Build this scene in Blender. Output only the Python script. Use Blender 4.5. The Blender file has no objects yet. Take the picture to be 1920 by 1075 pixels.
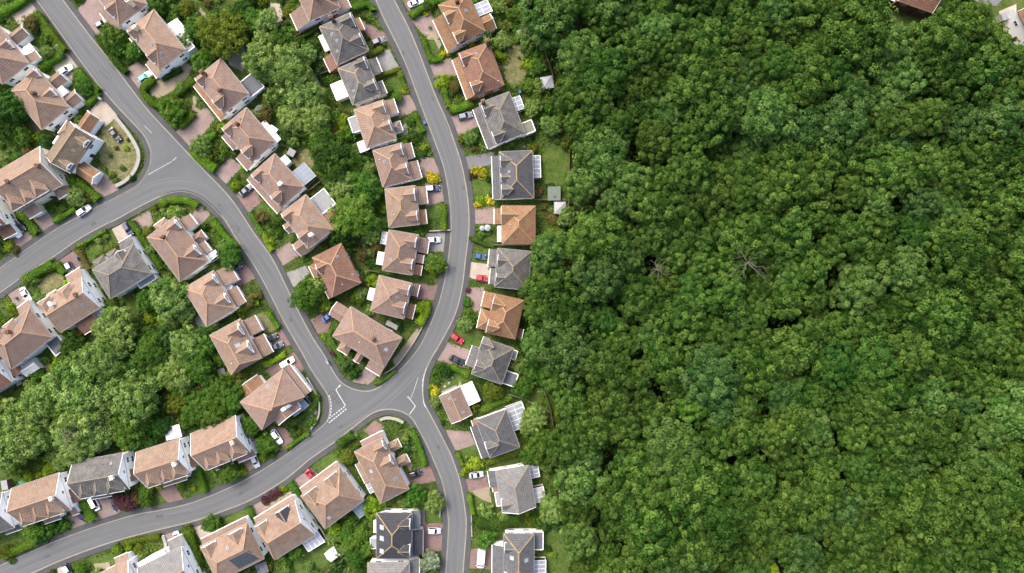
import bpy, math, random
import numpy as np
from mathutils import Vector, Matrix
from mathutils.geometry import tessellate_polygon
R = math.radians
C = bpy.context.scene.collection
scene = bpy.context.scene
random.seed(7)
RNG = np.random.default_rng(11)

# ------------------------------------------------------------ camera, sky, sun, exposure
CAM_H = 192.0                       # drone height in metres; one photo pixel is 0.15 m on the ground
S = 0.15
cam = bpy.data.cameras.new('drone_camera')
cam.sensor_width = 36; cam.lens = 24.0; cam.clip_end = 5000; cam.clip_start = 1
camo = bpy.data.objects.new('drone_camera', cam); C.objects.link(camo)
camo.location = (0, 0, CAM_H)
scene.camera = camo

SUN_EL, SUN_AZ = R(52), R(-40)
SUN_STRENGTH, SUN_ANGLE, SKY_STRENGTH, EXPOSURE = 0.68, R(18), 0.15, 1.68
world = bpy.data.worlds.new('World'); scene.world = world; world.use_nodes = True
wn = world.node_tree
sky = wn.nodes.new('ShaderNodeTexSky'); sky.sky_type = 'NISHITA'; sky.sun_disc = False
sky.sun_elevation = SUN_EL; sky.sun_rotation = SUN_AZ; sky.dust_density = 6.0; sky.air_density = 1.0; sky.ozone_density = 1.0
bgn = wn.nodes['Background']; bgn.inputs[1].default_value = SKY_STRENGTH
wn.links.new(sky.outputs[0], bgn.inputs[0])
sl = bpy.data.lights.new('sun', 'SUN'); sl.energy = SUN_STRENGTH; sl.angle = SUN_ANGLE; sl.color = (1, 0.96, 0.9)
so = bpy.data.objects.new('sun', sl); C.objects.link(so)
sdir = Vector((math.sin(SUN_AZ)*math.cos(SUN_EL), math.cos(SUN_AZ)*math.cos(SUN_EL), math.sin(SUN_EL)))
so.rotation_euler = (-sdir).to_track_quat('-Z', 'Y').to_euler(); so.location = (0, 0, 150)
scene.view_settings.view_transform = 'Standard'; scene.view_settings.look = 'None'
scene.view_settings.exposure = EXPOSURE; scene.view_settings.gamma = 1
scene.view_settings.use_curve_mapping = False
scene.render.engine = 'CYCLES'
scene.cycles.max_bounces = 4; scene.cycles.diffuse_bounces = 3; scene.cycles.glossy_bounces = 2
scene.cycles.transparent_max_bounces = 4

# ------------------------------------------------------------ helpers
def W(px, py, z=0.0):
    """photo pixel (1920 x 1075) of a point at height z -> world x, y"""
    k = S*(CAM_H - z)/CAM_H
    return ((px-960)*k, (537.5-py)*k)

def tag(o, label=None, cat=None, group=None, kind=None):
    if label: o['label'] = label
    if cat: o['category'] = cat
    if group: o['group'] = group
    if kind: o['kind'] = kind
    return o

def obj(name, data, parent=None, loc=None, rz=None, scale=None):
    o = bpy.data.objects.new(name, data); C.objects.link(o)
    if parent: o.parent = parent
    if loc is not None: o.location = loc
    if rz is not None: o.rotation_euler = (0, 0, rz)
    if scale is not None: o.scale = scale if hasattr(scale, '__len__') else (scale,)*3
    return o

def empty(name, loc, rz=0, **kw):
    o = obj(name, None, loc=loc, rz=rz); o.empty_display_size = .5
    return tag(o, **kw)

class MB:
    def __init__(s, T=None): s.v = []; s.f = []; s.m = []; s.uv = []; s.T = T
    def poly(s, pts, m=0, uvs=None):
        n = len(s.v)
        if s.T: pts = [s.T(*p) for p in pts]
        s.v += [tuple(p) for p in pts]; s.f.append(tuple(range(n, n+len(pts)))); s.m.append(m)
        s.uv += uvs if uvs else [(p[0], p[1]) for p in pts]
    def box(s, x0, x1, y0, y1, z0, z1, m=0):
        a, b, c, d = (x0,y0), (x1,y0), (x1,y1), (x0,y1)
        for p, q in ((a,b), (b,c), (c,d), (d,a)):
            s.poly([(*p,z0), (*q,z0), (*q,z1), (*p,z1)], m)
        s.poly([(*a,z1), (*b,z1), (*c,z1), (*d,z1)], m); s.poly([(*d,z0), (*c,z0), (*b,z0), (*a,z0)], m)
    def bar(s, a, b, w, h, m=0):
        """box-section bar from a to b"""
        a, b = Vector(a), Vector(b); d = (b-a)
        if d.length < 1e-4: return
        d.normalize()
        side = d.cross(Vector((0,0,1)))
        if side.length < 1e-3: side = Vector((1,0,0))
        side.normalize(); up = side.cross(d)
        q = [side*w/2+up*h/2, -side*w/2+up*h/2, -side*w/2-up*h/2, side*w/2-up*h/2]
        for i in range(4):
            j = (i+1) % 4
            s.poly([a+q[i], a+q[j], b+q[j], b+q[i]], m)
        s.poly([a+x for x in q], m); s.poly([b+x for x in q[::-1]], m)
    def tube(s, a, b, r0, r1, n=6, m=0):
        a, b = Vector(a), Vector(b); d = (b-a).normalized()
        e = d.cross(Vector((0.31,0.95,0.05))); e.normalize(); g = d.cross(e)
        ra = [a+(e*math.cos(2*math.pi*i/n)+g*math.sin(2*math.pi*i/n))*r0 for i in range(n)]
        rb = [b+(e*math.cos(2*math.pi*i/n)+g*math.sin(2*math.pi*i/n))*r1 for i in range(n)]
        for i in range(n):
            j = (i+1) % n
            s.poly([ra[i], ra[j], rb[j], rb[i]], m)
        s.poly(ra[::-1], m); s.poly(rb, m)
    def mesh(s, name, mats):
        me = bpy.data.meshes.new(name)
        me.from_pydata(s.v, [], s.f)
        for x in (mats if isinstance(mats, (list, tuple)) else [mats]): me.materials.append(x)
        me.polygons.foreach_set('material_index', s.m)
        ul = me.uv_layers.new(name='UVMap')
        ul.data.foreach_set('uv', np.array(s.uv, dtype=np.float32).ravel())
        me.update(); return me
    def build(s, name, mats, parent=None, **kw):
        return obj(name, s.mesh(name, mats), parent, **kw)

def catmull(pts, n=6):
    P = [Vector((p[0], p[1])) for p in pts]; out = []
    for i in range(len(P)-1):
        p0 = P[max(i-1,0)]; p1 = P[i]; p2 = P[i+1]; p3 = P[min(i+2,len(P)-1)]
        for k in range(n):
            t = k/n
            out.append(0.5*((2*p1)+(p2-p0)*t+(2*p0-5*p1+4*p2-p3)*t*t+(3*p1-p0-3*p2+p3)*t**3))
    out.append(P[-1]); return out

def offset(line, d):
    """offset a 2D polyline to its left by d"""
    out = []
    for i, p in enumerate(line):
        a = line[max(i-1,0)]; b = line[min(i+1,len(line)-1)]
        t = (b-a).normalized(); out.append(p+Vector((-t.y, t.x))*d)
    return out

# ------------------------------------------------------------ materials
def nodes(name, rough=.9, spec=.25):
    m = bpy.data.materials.new(name); m.use_nodes = True
    nt = m.node_tree; b = nt.nodes['Principled BSDF']
    b.inputs['Roughness'].default_value = rough; b.inputs['Specular IOR Level'].default_value = spec
    return m, nt, b

def N(nt, t, **kw):
    n = nt.nodes.new(t)
    for k, v in kw.items(): setattr(n, k, v)
    return n

def mixc(nt, fac, a, b, mode='MIX'):
    n = N(nt, 'ShaderNodeMix', data_type='RGBA', blend_type=mode)
    for sock, v in ((n.inputs[0], fac), (n.inputs[6], a), (n.inputs[7], b)):
        if isinstance(v, bpy.types.NodeSocket): nt.links.new(v, sock)
        elif isinstance(v, (int, float)): sock.default_value = v
        else: sock.default_value = (*v, 1)
    return n.outputs[2]

def noise(nt, vec, scale, detail=4, rough=.6):
    n = N(nt, 'ShaderNodeTexNoise'); n.inputs['Scale'].default_value = scale
    n.inputs['Detail'].default_value = detail; n.inputs['Roughness'].default_value = rough
    if vec is not None: nt.links.new(vec, n.inputs['Vector'])
    return n.outputs['Fac']

def ramp(nt, fac, stops):
    n = N(nt, 'ShaderNodeValToRGB'); e = n.color_ramp.elements
    while len(e) < len(stops): e.new(.5)
    for x, (p, c) in zip(e, stops):
        x.position = p; x.color = (*c, 1) if hasattr(c, '__len__') else (c, c, c, 1)
    nt.links.new(fac, n.inputs[0]); return n.outputs[0]

def position(nt): return N(nt, 'ShaderNodeNewGeometry').outputs['Position']
def objrand(nt): return N(nt, 'ShaderNodeObjectInfo').outputs['Random']

AL = .62      # share kept of the pale sample colours below: real albedos for this exposure
def sc(c): return tuple(x*AL for x in c)
def flat(name, col, rough=.8, spec=.3, var=.12, scale=1.5, metal=0):
    if max(col) <= .5: col = sc(col)
    m, nt, b = nodes(name, rough, spec); b.inputs['Metallic'].default_value = metal
    f = noise(nt, position(nt), scale, 5, .7)
    lo = tuple(c*(1-var) for c in col); hi = tuple(min(1, c*(1+var)) for c in col)
    nt.links.new(ramp(nt, f, [(.3, lo), (.7, hi)]), b.inputs['Base Color']); return m

def ground_mat(name, cols, scale, rough=.95, fine=9., finev=.35, bump=.0):
    """patches of several colours broken by finer grain"""
    cols = [sc(c) for c in cols]
    m, nt, b = nodes(name, rough, .15); p = position(nt)
    f = noise(nt, p, scale, 6, .65)
    n = len(cols); st = [(.28+.44*i/(n-1), c) for i, c in enumerate(cols)]
    c = ramp(nt, f, st)
    g = noise(nt, p, fine, 3, .8)
    c = mixc(nt, 1.0, c, ramp(nt, g, [(.3, 1-finev), (.7, 1+finev)]), 'MULTIPLY')
    nt.links.new(c, b.inputs['Base Color'])
    if bump:
        bn = N(nt, 'ShaderNodeBump'); bn.inputs['Strength'].default_value = bump; bn.inputs['Distance'].default_value = .1
        nt.links.new(g, bn.inputs['Height']); nt.links.new(bn.outputs[0], b.inputs['Normal'])
    return m

def paver_mat(name, c1, c2, mortar):
    c1, c2, mortar = sc(c1), sc(c2), sc(mortar)
    m, nt, b = nodes(name, .9, .2); p = position(nt)
    br = N(nt, 'ShaderNodeTexBrick'); br.inputs['Scale'].default_value = 1
    br.inputs['Brick Width'].default_value = .42; br.inputs['Row Height'].default_value = .21; br.inputs['Mortar Size'].default_value = .012
    br.inputs['Color1'].default_value = (*c1, 1); br.inputs['Color2'].default_value = (*c2, 1); br.inputs['Mortar'].default_value = (*mortar, 1)
    mp = N(nt, 'ShaderNodeMapping'); mp.inputs['Rotation'].default_value = (0, 0, .6)
    nt.links.new(p, mp.inputs[0]); nt.links.new(mp.outputs[0], br.inputs['Vector'])
    c = mixc(nt, 1., br.outputs[0], ramp(nt, noise(nt, p, .35, 6, .7), [(.3, (.74,.76,.78)), (.7, (1.16,1.12,1.1))]), 'MULTIPLY')
    c = mixc(nt, 1., c, ramp(nt, noise(nt, p, 3, 3, .8), [(.35, .86), (.65, 1.1)]), 'MULTIPLY')
    nt.links.new(c, b.inputs['Base Color']); return m

def roof_mat(name, c1, c2, dirt, lichen, lich_amt=.5, rough=.85):
    """rows of tiles in the slope's own metres (UV), weathered in patches"""
    c1, c2, dirt, lichen = [tuple(x*f_ for x in c) for c, f_ in ((c1,.535), (c2,.51), (dirt,.45), (lichen,.54))]
    m, nt, b = nodes(name, rough, .25)
    uv = N(nt, 'ShaderNodeUVMap').outputs[0]; p = position(nt)
    br = N(nt, 'ShaderNodeTexBrick'); br.offset = .5
    br.inputs['Scale'].default_value = 1; br.inputs['Brick Width'].default_value = .50; br.inputs['Row Height'].default_value = .62
    br.inputs['Mortar Size'].default_value = .075; br.inputs['Mortar Smooth'].default_value = .5
    br.inputs['Color1'].default_value = (*c1, 1); br.inputs['Color2'].default_value = (*c2, 1); br.inputs['Mortar'].default_value = (*dirt, 1)
    nt.links.new(uv, br.inputs['Vector'])
    c = br.outputs[0]
    f = noise(nt, p, .55, 7, .72)
    c = mixc(nt, ramp(nt, f, [(.42, 0.), (.72, lich_amt)]), c, lichen)
    f2 = noise(nt, p, 4.0, 4, .8)
    c = mixc(nt, 1., c, ramp(nt, f2, [(.3, .74), (.7, 1.22)]), 'MULTIPLY')
    hs = N(nt, 'ShaderNodeHueSaturation'); mr = N(nt, 'ShaderNodeMapRange')
    mr.inputs[3].default_value = .88; mr.inputs[4].default_value = 1.12
    nt.links.new(objrand(nt), mr.inputs[0]); nt.links.new(mr.outputs[0], hs.inputs['Value']); nt.links.new(c, hs.inputs['Color'])
    nt.links.new(hs.outputs[0], b.inputs['Base Color'])
    return m

def leaf_mat(name, dark, light, objvar=.22, hue=.018, rough=.65, alt=None):
    m, nt, b = nodes(name, rough, .04)
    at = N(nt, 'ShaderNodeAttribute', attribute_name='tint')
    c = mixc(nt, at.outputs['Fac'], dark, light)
    rnd = objrand(nt)
    if alt: c = mixc(nt, ramp(nt, rnd, [(.55, 0.), (1., .8)]), c, alt)
    isl = N(nt, 'ShaderNodeNewGeometry').outputs['Random Per Island']
    c = mixc(nt, 1., c, ramp(nt, isl, [(0., .72), (1., 1.28)]), 'MULTIPLY')
    hs = N(nt, 'ShaderNodeHueSaturation')
    mr = N(nt, 'ShaderNodeMapRange'); mr.inputs[3].default_value = 1-objvar; mr.inputs[4].default_value = 1+objvar
    nt.links.new(rnd, mr.inputs[0]); nt.links.new(mr.outputs[0], hs.inputs['Value'])
    mu = N(nt, 'ShaderNodeMath', operation='MULTIPLY'); mu.inputs[1].default_value = 17.3; nt.links.new(rnd, mu.inputs[0])
    fr = N(nt, 'ShaderNodeMath', operation='FRACT'); nt.links.new(mu.outputs[0], fr.inputs[0])
    m2 = N(nt, 'ShaderNodeMapRange'); m2.inputs[3].default_value = .5-hue; m2.inputs[4].default_value = .5+hue
    nt.links.new(fr.outputs[0], m2.inputs[0]); nt.links.new(m2.outputs[0], hs.inputs['Hue'])
    nt.links.new(c, hs.inputs['Color']); nt.links.new(hs.outputs[0], b.inputs['Base Color'])
    tr = N(nt, 'ShaderNodeBsdfTranslucent'); nt.links.new(mixc(nt, 1., hs.outputs[0], (.45,.45,.33), 'MULTIPLY'), tr.inputs[0])
    ad = N(nt, 'ShaderNodeAddShader'); nt.links.new(b.outputs[0], ad.inputs[0]); nt.links.new(tr.outputs[0], ad.inputs[1])
    nt.links.new(ad.outputs[0], nt.nodes['Material Output'].inputs[0])
    return m

MT = {}
MT['asphalt'] = ground_mat('asphalt', [(.120,.127,.131), (.136,.143,.147), (.150,.157,.160)], .12, .9, 6, .08)
MT['pavement'] = ground_mat('pavement_asphalt', [(.070,.072,.075), (.086,.088,.090), (.102,.103,.103)], .3, .9, 5, .14)
MT['patch'] = ground_mat('asphalt_patch', [(.100,.100,.103), (.118,.118,.120)], .4, .9, 6, .1)
MT['kerb'] = ground_mat('kerb_stone', [(.24,.225,.19), (.31,.285,.23), (.36,.33,.27)], .5, .9, 3, .15)
MT['gutter'] = ground_mat('gutter_concrete', [(.24,.23,.20), (.33,.31,.25)], .5, .9, 3, .12)
def line_mat():
    m, nt, b = nodes('road_paint', .7, .3); p = position(nt)
    c = mixc(nt, ramp(nt, noise(nt, p, 5, 5, .8), [(.42, 0.), (.62, .75)]), (.47,.47,.465), (.11,.11,.113))
    nt.links.new(c, b.inputs['Base Color']); return m
MT['line'] = line_mat()
MT['yellow'] = flat('worn_yellow_paint', (.34,.31,.21), .8, .2, .25, 3)
MT['pink'] = paver_mat('pink_block_paving', (.30,.225,.205), (.345,.262,.235), (.20,.155,.14))
MT['rose'] = paver_mat('rose_block_paving', (.235,.155,.14), (.285,.19,.17), (.15,.11,.10))
MT['beige'] = ground_mat('beige_gravel', [(.36,.30,.24), (.43,.37,.30), (.50,.44,.37)], .4, .95, 7, .2)
MT['tan'] = ground_mat('tan_gravel', [(.28,.23,.16), (.36,.30,.21)], .5, .95, 5, .25)
MT['greyd'] = ground_mat('grey_gravel', [(.20,.20,.19), (.27,.265,.25), (.34,.33,.30)], .5, .95, 6, .25)
MT['darkd'] = ground_mat('grey_tarmac', [(.16,.16,.165), (.21,.21,.215)], .4, .95, 6, .12)
MT['lawn'] = ground_mat('lawn_grass', [(.045,.090,.014), (.078,.130,.024), (.13,.16,.048)], .5, .98, 1.9, .38, .3)
MT['dry'] = ground_mat('dry_grass', [(.10,.125,.038), (.19,.18,.08), (.29,.255,.145)], .5, .98, 2, .35)
MT['soil'] = ground_mat('bare_soil', [(.06,.10,.025), (.13,.105,.055), (.21,.15,.095)], .5, .98, 2, .4)
MT['ground'] = ground_mat('garden_ground', [(.030,.055,.010), (.055,.095,.016), (.085,.115,.028), (.12,.10,.055)], .3, .98, 1.7, .5)
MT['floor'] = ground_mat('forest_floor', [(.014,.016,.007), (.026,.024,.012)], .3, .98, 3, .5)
MT['white'] = flat('white_render', (.86,.86,.845), .8, .2, .03, .8)
MT['cream'] = flat('cream_render', (.62,.57,.44), .85, .2, .08, .8)
MT['greyw'] = flat('grey_render', (.50,.50,.48), .85, .2, .08, .8)
MT['brick'] = flat('brick_wall', (.24,.14,.09), .9, .2, .2, 3)
MT['upvc'] = flat('white_plastic', (.66,.66,.66), .5, .4, .03, 1)
MT['panel'] = flat('white_flat_roof', (.56,.56,.56), .7, .3, .14, .9)
MT['gutterd'] = flat('brown_gutter', (.12,.085,.06), .6, .3, .1, 1)
MT['felt'] = flat('grey_felt', (.13,.14,.155), .8, .3, .12, 1.5)
MT['feltl'] = flat('pale_grey_felt', (.30,.31,.32), .8, .3, .14, 1.5)
MT['feltg'] = flat('green_grey_felt', (.17,.20,.175), .8, .3, .12, 1.5)
MT['olive'] = flat('mossy_polycarbonate', (.16,.17,.12), .5, .4, .15, 1.5)
MT['glass'] = flat('window_glass', (.035,.045,.055), .08, .6, .1, 1)
MT['pane'] = flat('conservatory_glass', (.33,.36,.42), .15, .5, .18, .9)
MT['paneb'] = flat('blue_grey_glass', (.16,.22,.28), .12, .5, .1, .9)
MT['panew'] = flat('white_polycarbonate', (.44,.45,.47), .35, .4, .18, 1.3)
MT['paneg'] = flat('grey_polycarbonate', (.30,.33,.34), .3, .4, .1, 1)
MT['solar'] = flat('solar_glass', (.05,.055,.07), .15, .5, .15, 1)
MT['ridge'] = flat('lichen_ridge', (.37,.265,.14), .9, .2, .25, 2)
MT['ridget'] = flat('terracotta_ridge', (.42,.27,.17), .9, .2, .18, 2)
MT['ridgeg'] = flat('grey_ridge', (.27,.22,.15), .9, .2, .3, 2)
MT['pot'] = flat('terracotta_pot', (.36,.15,.08), .85, .2, .1, 2)
MT['door'] = flat('painted_door', (.10,.06,.05), .5, .4, .1, 2)
MT['wood'] = flat('fence_wood', (.17,.12,.08), .9, .2, .25, 3)
MT['woodg'] = flat('grey_wood', (.25,.22,.19), .9, .2, .25, 3)
MT['teal'] = flat('teal_sheet', (.05,.22,.20), .6, .3, .15, 2)
MT['blue'] = flat('blue_plastic', (.03,.10,.32), .5, .4, .1, 2)
MT['concrete'] = flat('pale_concrete', (.36,.345,.30), .9, .2, .15, 1.2)
MT['bark'] = flat('bark', (.10,.075,.05), .95, .1, .25, 4)
MT['dead'] = flat('bleached_wood', (.17,.15,.115), .95, .1, .2, 4)
MT['fabric'] = flat('canopy_fabric', (.40,.41,.43), .9, .2, .12, 1.5)
MT['metal'] = flat('painted_metal', (.35,.36,.37), .45, .5, .1, 3)
RM = {
 'tan':   roof_mat('tan_roof_tiles', (.390,.267,.197), (.34,.228,.166), (.21,.14,.108), (.45,.35,.255), .6),
 'pink':  roof_mat('pinkish_roof_tiles', (.370,.252,.203), (.318,.212,.170), (.19,.128,.106), (.42,.315,.235), .5),
 'orange':roof_mat('orange_roof_tiles', (.39,.215,.115), (.325,.17,.09), (.17,.085,.05), (.44,.31,.17), .5),
 'red':   roof_mat('reddish_roof_tiles', (.31,.165,.115), (.255,.13,.092), (.135,.07,.055), (.36,.24,.15), .5),
 'olive': roof_mat('olive_brown_roof_tiles', (.285,.22,.155), (.225,.172,.12), (.12,.092,.065), (.36,.30,.19), .6),
 'grey':  roof_mat('grey_roof_tiles', (.185,.180,.178), (.145,.142,.142), (.07,.07,.07), (.31,.29,.245), .6),
 'slate': roof_mat('blue_grey_roof_tiles', (.165,.167,.180), (.132,.134,.147), (.065,.065,.07), (.23,.225,.21), .4),
 'dark':  roof_mat('dark_slate_tiles', (.080,.083,.098), (.064,.066,.078), (.033,.034,.038), (.13,.13,.13), .3),
 'lightg':roof_mat('pale_grey_roof_tiles', (.27,.27,.27), (.225,.225,.225), (.12,.12,.12), (.34,.325,.29), .5),
}
RIDGE = {'tan':'ridget','pink':'ridget','orange':'ridge','red':'ridget','olive':'ridge','grey':'ridgeg','slate':'ridgeg','dark':'ridgeg','lightg':'ridgeg'}
LM = {
 'edge':  leaf_mat('edge_oak_leaves', (.020,.056,.008), (.085,.142,.034), .12, .008),
 'oak':   leaf_mat('oak_leaves', (.0075,.0275,.0030), (.067,.116,.0200), .17, .009),
 'pale':  leaf_mat('grey_green_leaves', (.011,.036,.006), (.064,.116,.030), .12, .008),
 'light': leaf_mat('light_green_leaves', (.050,.099,.016), (.164,.228,.063), .12, .012),
 'mid':   leaf_mat('mid_green_leaves', (.022,.062,.006), (.080,.140,.022), .20, .016),
 'darkg': leaf_mat('dark_green_leaves', (.011,.038,.005), (.040,.082,.014), .2, .014),
 'lime':  leaf_mat('lime_leaves', (.070,.125,.006), (.165,.230,.018), .15, .012),
 'yellow':leaf_mat('yellow_leaves', (.14,.16,.010), (.40,.33,.025), .1, .01),
 'olive': leaf_mat('olive_leaves', (.040,.064,.006), (.110,.125,.016), .12, .008),
 'purple':leaf_mat('purple_leaves', (.036,.014,.018), (.095,.038,.044), .1, .01),
 'rust':  leaf_mat('rust_leaves', (.045,.055,.014), (.125,.090,.03), .2, .02),
 'blossom':leaf_mat('pale_blossom', (.055,.095,.03), (.30,.32,.25), .1, .01),
 'hedge': leaf_mat('hedge_leaves', (.030,.074,.005), (.098,.156,.018), .16, .014),
 'hedged':leaf_mat('dark_hedge_leaves', (.016,.044,.005), (.050,.090,.014), .16, .012),
 'cover': leaf_mat('ground_cover_leaves', (.020,.054,.005), (.092,.142,.026), .0, .0),
}

# ------------------------------------------------------------ occupancy of the ground (half-metre cells) used when planting
GX0, GY0, GN, GM = -160.0, -95.0, 640, 380
OCC = np.zeros((GM, GN), dtype=np.uint8)
_gx = GX0+.25+.5*np.arange(GN); _gy = GY0+.25+.5*np.arange(GM)
def occupy(pts, val=1):
    P = np.array([(p[0], p[1]) for p in pts]); x0, y0 = P.min(0); x1, y1 = P.max(0)
    i0, i1 = max(0, int((x0-GX0)*2)), min(GN, int((x1-GX0)*2)+2); j0, j1 = max(0, int((y0-GY0)*2)), min(GM, int((y1-GY0)*2)+2)
    if i1 <= i0 or j1 <= j0: return
    X, Y = np.meshgrid(_gx[i0:i1], _gy[j0:j1]); ins = np.zeros(X.shape, bool)
    for k in range(len(P)):
        ax, ay = P[k]; bx, by = P[(k+1) % len(P)]
        if ay == by: continue
        c = ((ay > Y) != (by > Y)) & (X < (bx-ax)*(Y-ay)/(by-ay)+ax); ins ^= c
    sub = OCC[j0:j1, i0:i1]; sub[ins] = np.maximum(sub[ins], val)
def occ_at(x, y):
    i, j = int((x-GX0)*2), int((y-GY0)*2)
    return int(OCC[j, i]) if 0 <= i < GN and 0 <= j < GM else 0
def occ_frac(x, y, r, level=1):
    i0, i1 = int((x-r-GX0)*2), int((x+r-GX0)*2)+1; j0, j1 = int((y-r-GY0)*2), int((y+r-GY0)*2)+1
    s = OCC[max(j0,0):max(j1,0), max(i0,0):max(i1,0)]
    return float((s >= level).mean()) if s.size else 1.
def pip(x, y, P):
    ins = False
    for k in range(len(P)):
        ax, ay = P[k]; bx, by = P[(k+1) % len(P)]
        if (ay > y) != (by > y) and x < (bx-ax)*(y-ay)/(by-ay)+ax: ins = not ins
    return ins

def sheet(name, pts, z, mat, **kw):
    """flat ground sheet from world 2D points"""
    v = [Vector((p[0], p[1], z)) for p in pts]
    me = bpy.data.meshes.new(name); me.from_pydata([tuple(p) for p in v], [], [t for t in tessellate_polygon([v])])
    me.materials.append(mat); me.update()
    o = obj(name, me)
    if me.polygons and me.polygons[0].normal.z < 0: me.flip_normals()
    return tag(o, **kw)
# ------------------------------------------------------------ ground, roads, pavements
sheet('ground', [(-1500,-1500), (1500,-1500), (1500,1500), (-1500,1500)], 0, MT['ground'], kind='structure')
FOREST_PX = [(985,-90), (990,15), (1012,60), (1040,105), (1062,170), (1072,240), (1076,330), (1078,430), (1040,445), (1012,480), (1000,545), (988,600), (1000,655),
             (1035,700), (1048,760), (1052,830), (1040,900), (1050,955), (1075,990), (1085,1040), (1090,1180), (2040,1180), (2040,84), (1925,88), (1880,80), (1858,40), (1838,-30), (1790,-30), (1772,32), (1700,50), (1668,32), (1640,-40), (1600,-90)]
FOREST = [W(*p) for p in FOREST_PX]
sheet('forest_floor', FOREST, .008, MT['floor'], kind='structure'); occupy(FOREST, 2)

K1 = [(38,-40),(69,0),(100,43),(141,100),(183,156),(204,181),(226,206),(251,232),(269,252),(279,270),(284,288),(282,310),(273,331),(257,349),(220,370),(200,380),(151,406),(107,430),(50,469),(0,504),(-70,548)]
K2 = [(-70,590),(0,549),(45,517),(100,482),(151,447),(200,420),(220,411),(261,388),(302,368),(322,361),(343,359),(363,363),(384,374),(404,392),(425,417),(445,450),(473,491),(501,540),(533,603),(566,660),(584,693),(608,729),(616,744),(619,764),(617,781),(610,794),(593,809),(560,835),(531,857),(473,893),(423,918),(360,943),(300,957),(251,966),(176,989),(100,1017),(0,1061),(-70,1094)]
K5 = [(-70,1130),(0,1100),(68,1071),(126,1046),(201,1019),(276,998),(359,978),(410,961),(473,936),(536,898),(582,860),(634,824),(679,788),(701,773.5),(720,768),(739,768),(757,773.5),(772,784),(783,801),(800,833),(812,860),(830,905),(839,956),(841,993),(836,1075),(832,1140)]
K4 = [(866,1140),(868,1075),(874,993),(872,956),(863,905),(847,857),(826,814),(807.5,779),(796,757),(793,738),(794,712),(800,690),(811,668),(826,643),(853,590),(866,540),(873,484),(879,433),(878,383),(868,320),(853,270),(836,224),(815,176),(773,68),(739,0),(722,-40)]
K3 = [(688,-40),(705,0),(720,35),(758,113),(788,193),(817,270),(834,320),(844,383),(846,433),(841,484),(831,540),(818,583),(798,630),(776,666),(739,705),(709,727),(687,733.5),(664,730),(644,720),(631,706.5),(606.5,664),(586,633),(563,590),(538,540),(511,486),(473,432),(440,382),(414,351.5),(394,331),(353,288),(322,255),(271,199),(206,113),(173,73),(118,0),(90,-40)]
ROADZ = .13
PAVE_W = 11*S
outline = []
KERBS = []
for K, reverse in ((K1,0), (K2,0), (K5,0), (K4,0), (K3,0)):
    c = [Vector(W(*p)) for p in catmull(K, 5)]
    KERBS.append(c); outline += c
area = sum(a.x*b.y-b.x*a.y for a, b in zip(outline, outline[1:]+outline[:1]))/2
OUT = -1 if area > 0 else 1         # the pavement lies outside the carriageway
sheet('road', outline, ROADZ, MT['asphalt'], kind='structure'); occupy(outline, 3)

def ribbon(name, a, b, z, mat, skirt=None, **kw):
    mb = MB()
    d = 0
    for i in range(len(a)-1):
        L = (a[i+1]-a[i]).length
        mb.poly([(a[i].x,a[i].y,z), (a[i+1].x,a[i+1].y,z), (b[i+1].x,b[i+1].y,z), (b[i].x,b[i].y,z)], 0, [(0,d),(0,d+L),(1,d+L),(1,d)])
        if skirt is not None:
            mb.poly([(a[i].x,a[i].y,skirt), (a[i+1].x,a[i+1].y,skirt), (a[i+1].x,a[i+1].y,z), (a[i].x,a[i].y,z)])
            mb.poly([(b[i].x,b[i].y,skirt), (b[i+1].x,b[i+1].y,skirt), (b[i+1].x,b[i+1].y,z), (b[i].x,b[i].y,z)])
        d += L
    return tag(mb.build(name, mat), **kw)
def dedupe(line):
    """drop the loops an offset makes on tight bends"""
    out = [line[0]]
    for p in line[1:]:
        if (p-out[-1]).length > .02: out.append(p)
    return out
for c in KERBS:
    k1 = offset(c, OUT*.17); p1 = offset(c, OUT*PAVE_W); g = offset(c, -OUT*.17)
    ribbon('gutter', c, g, ROADZ+.006, MT['gutter'], kind='structure')
    ribbon('kerb', c, k1, ROADZ+.12, MT['kerb'], ROADZ-.1, kind='structure')
    ribbon('pavement', k1, p1, ROADZ+.11, MT['pavement'], -.02, kind='structure')
    for i in range(len(c)-1): occupy([c[i], c[i+1], p1[i+1], p1[i]], 3)

# worn lanes: long streaks that follow the traffic
def lane_mat():
    m, nt, b = nodes('worn_lane', .9, .2); p = position(nt)
    uv = N(nt, 'ShaderNodeUVMap').outputs[0]
    sx = N(nt, 'ShaderNodeSeparateXYZ'); nt.links.new(uv, sx.inputs[0])
    st = [(0,0.0922),(.12,0.0960),(.20,0.0858),(.29,0.0998),(.40,0.0877),(.47,0.0909),(.51,0.0806),(.56,0.0909),(.66,0.0883),(.76,0.0998),(.85,0.0870),(.93,0.0947),(1,0.0922)]
    mp = N(nt, 'ShaderNodeMapping'); mp.inputs['Scale'].default_value = (9, .05, 1); nt.links.new(uv, mp.inputs[0])
    streak = ramp(nt, noise(nt, mp.outputs[0], 1.0, 3, .6), [(.3, .90), (.7, 1.09)])
    c = mixc(nt, 1., mixc(nt, 1., ramp(nt, sx.outputs[0], st), (.965,1.0,1.02), 'MULTIPLY'), streak, 'MULTIPLY')
    c = mixc(nt, 1., c, ramp(nt, noise(nt, p, 6, 3, .8), [(.3, .94), (.7, 1.06)]), 'MULTIPLY')
    base = ramp(nt, noise(nt, p, .12, 6, .65), [(.28,(.0745,.079,.081)),(.5,(.0845,.089,.091)),(.72,(.093,.0975,.099))])
    at = N(nt, 'ShaderNodeAttribute', attribute_name='fade')
    nt.links.new(mixc(nt, at.outputs['Fac'], base, c), b.inputs['Base Color']); return m
MT['lane'] = lane_mat()
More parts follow.
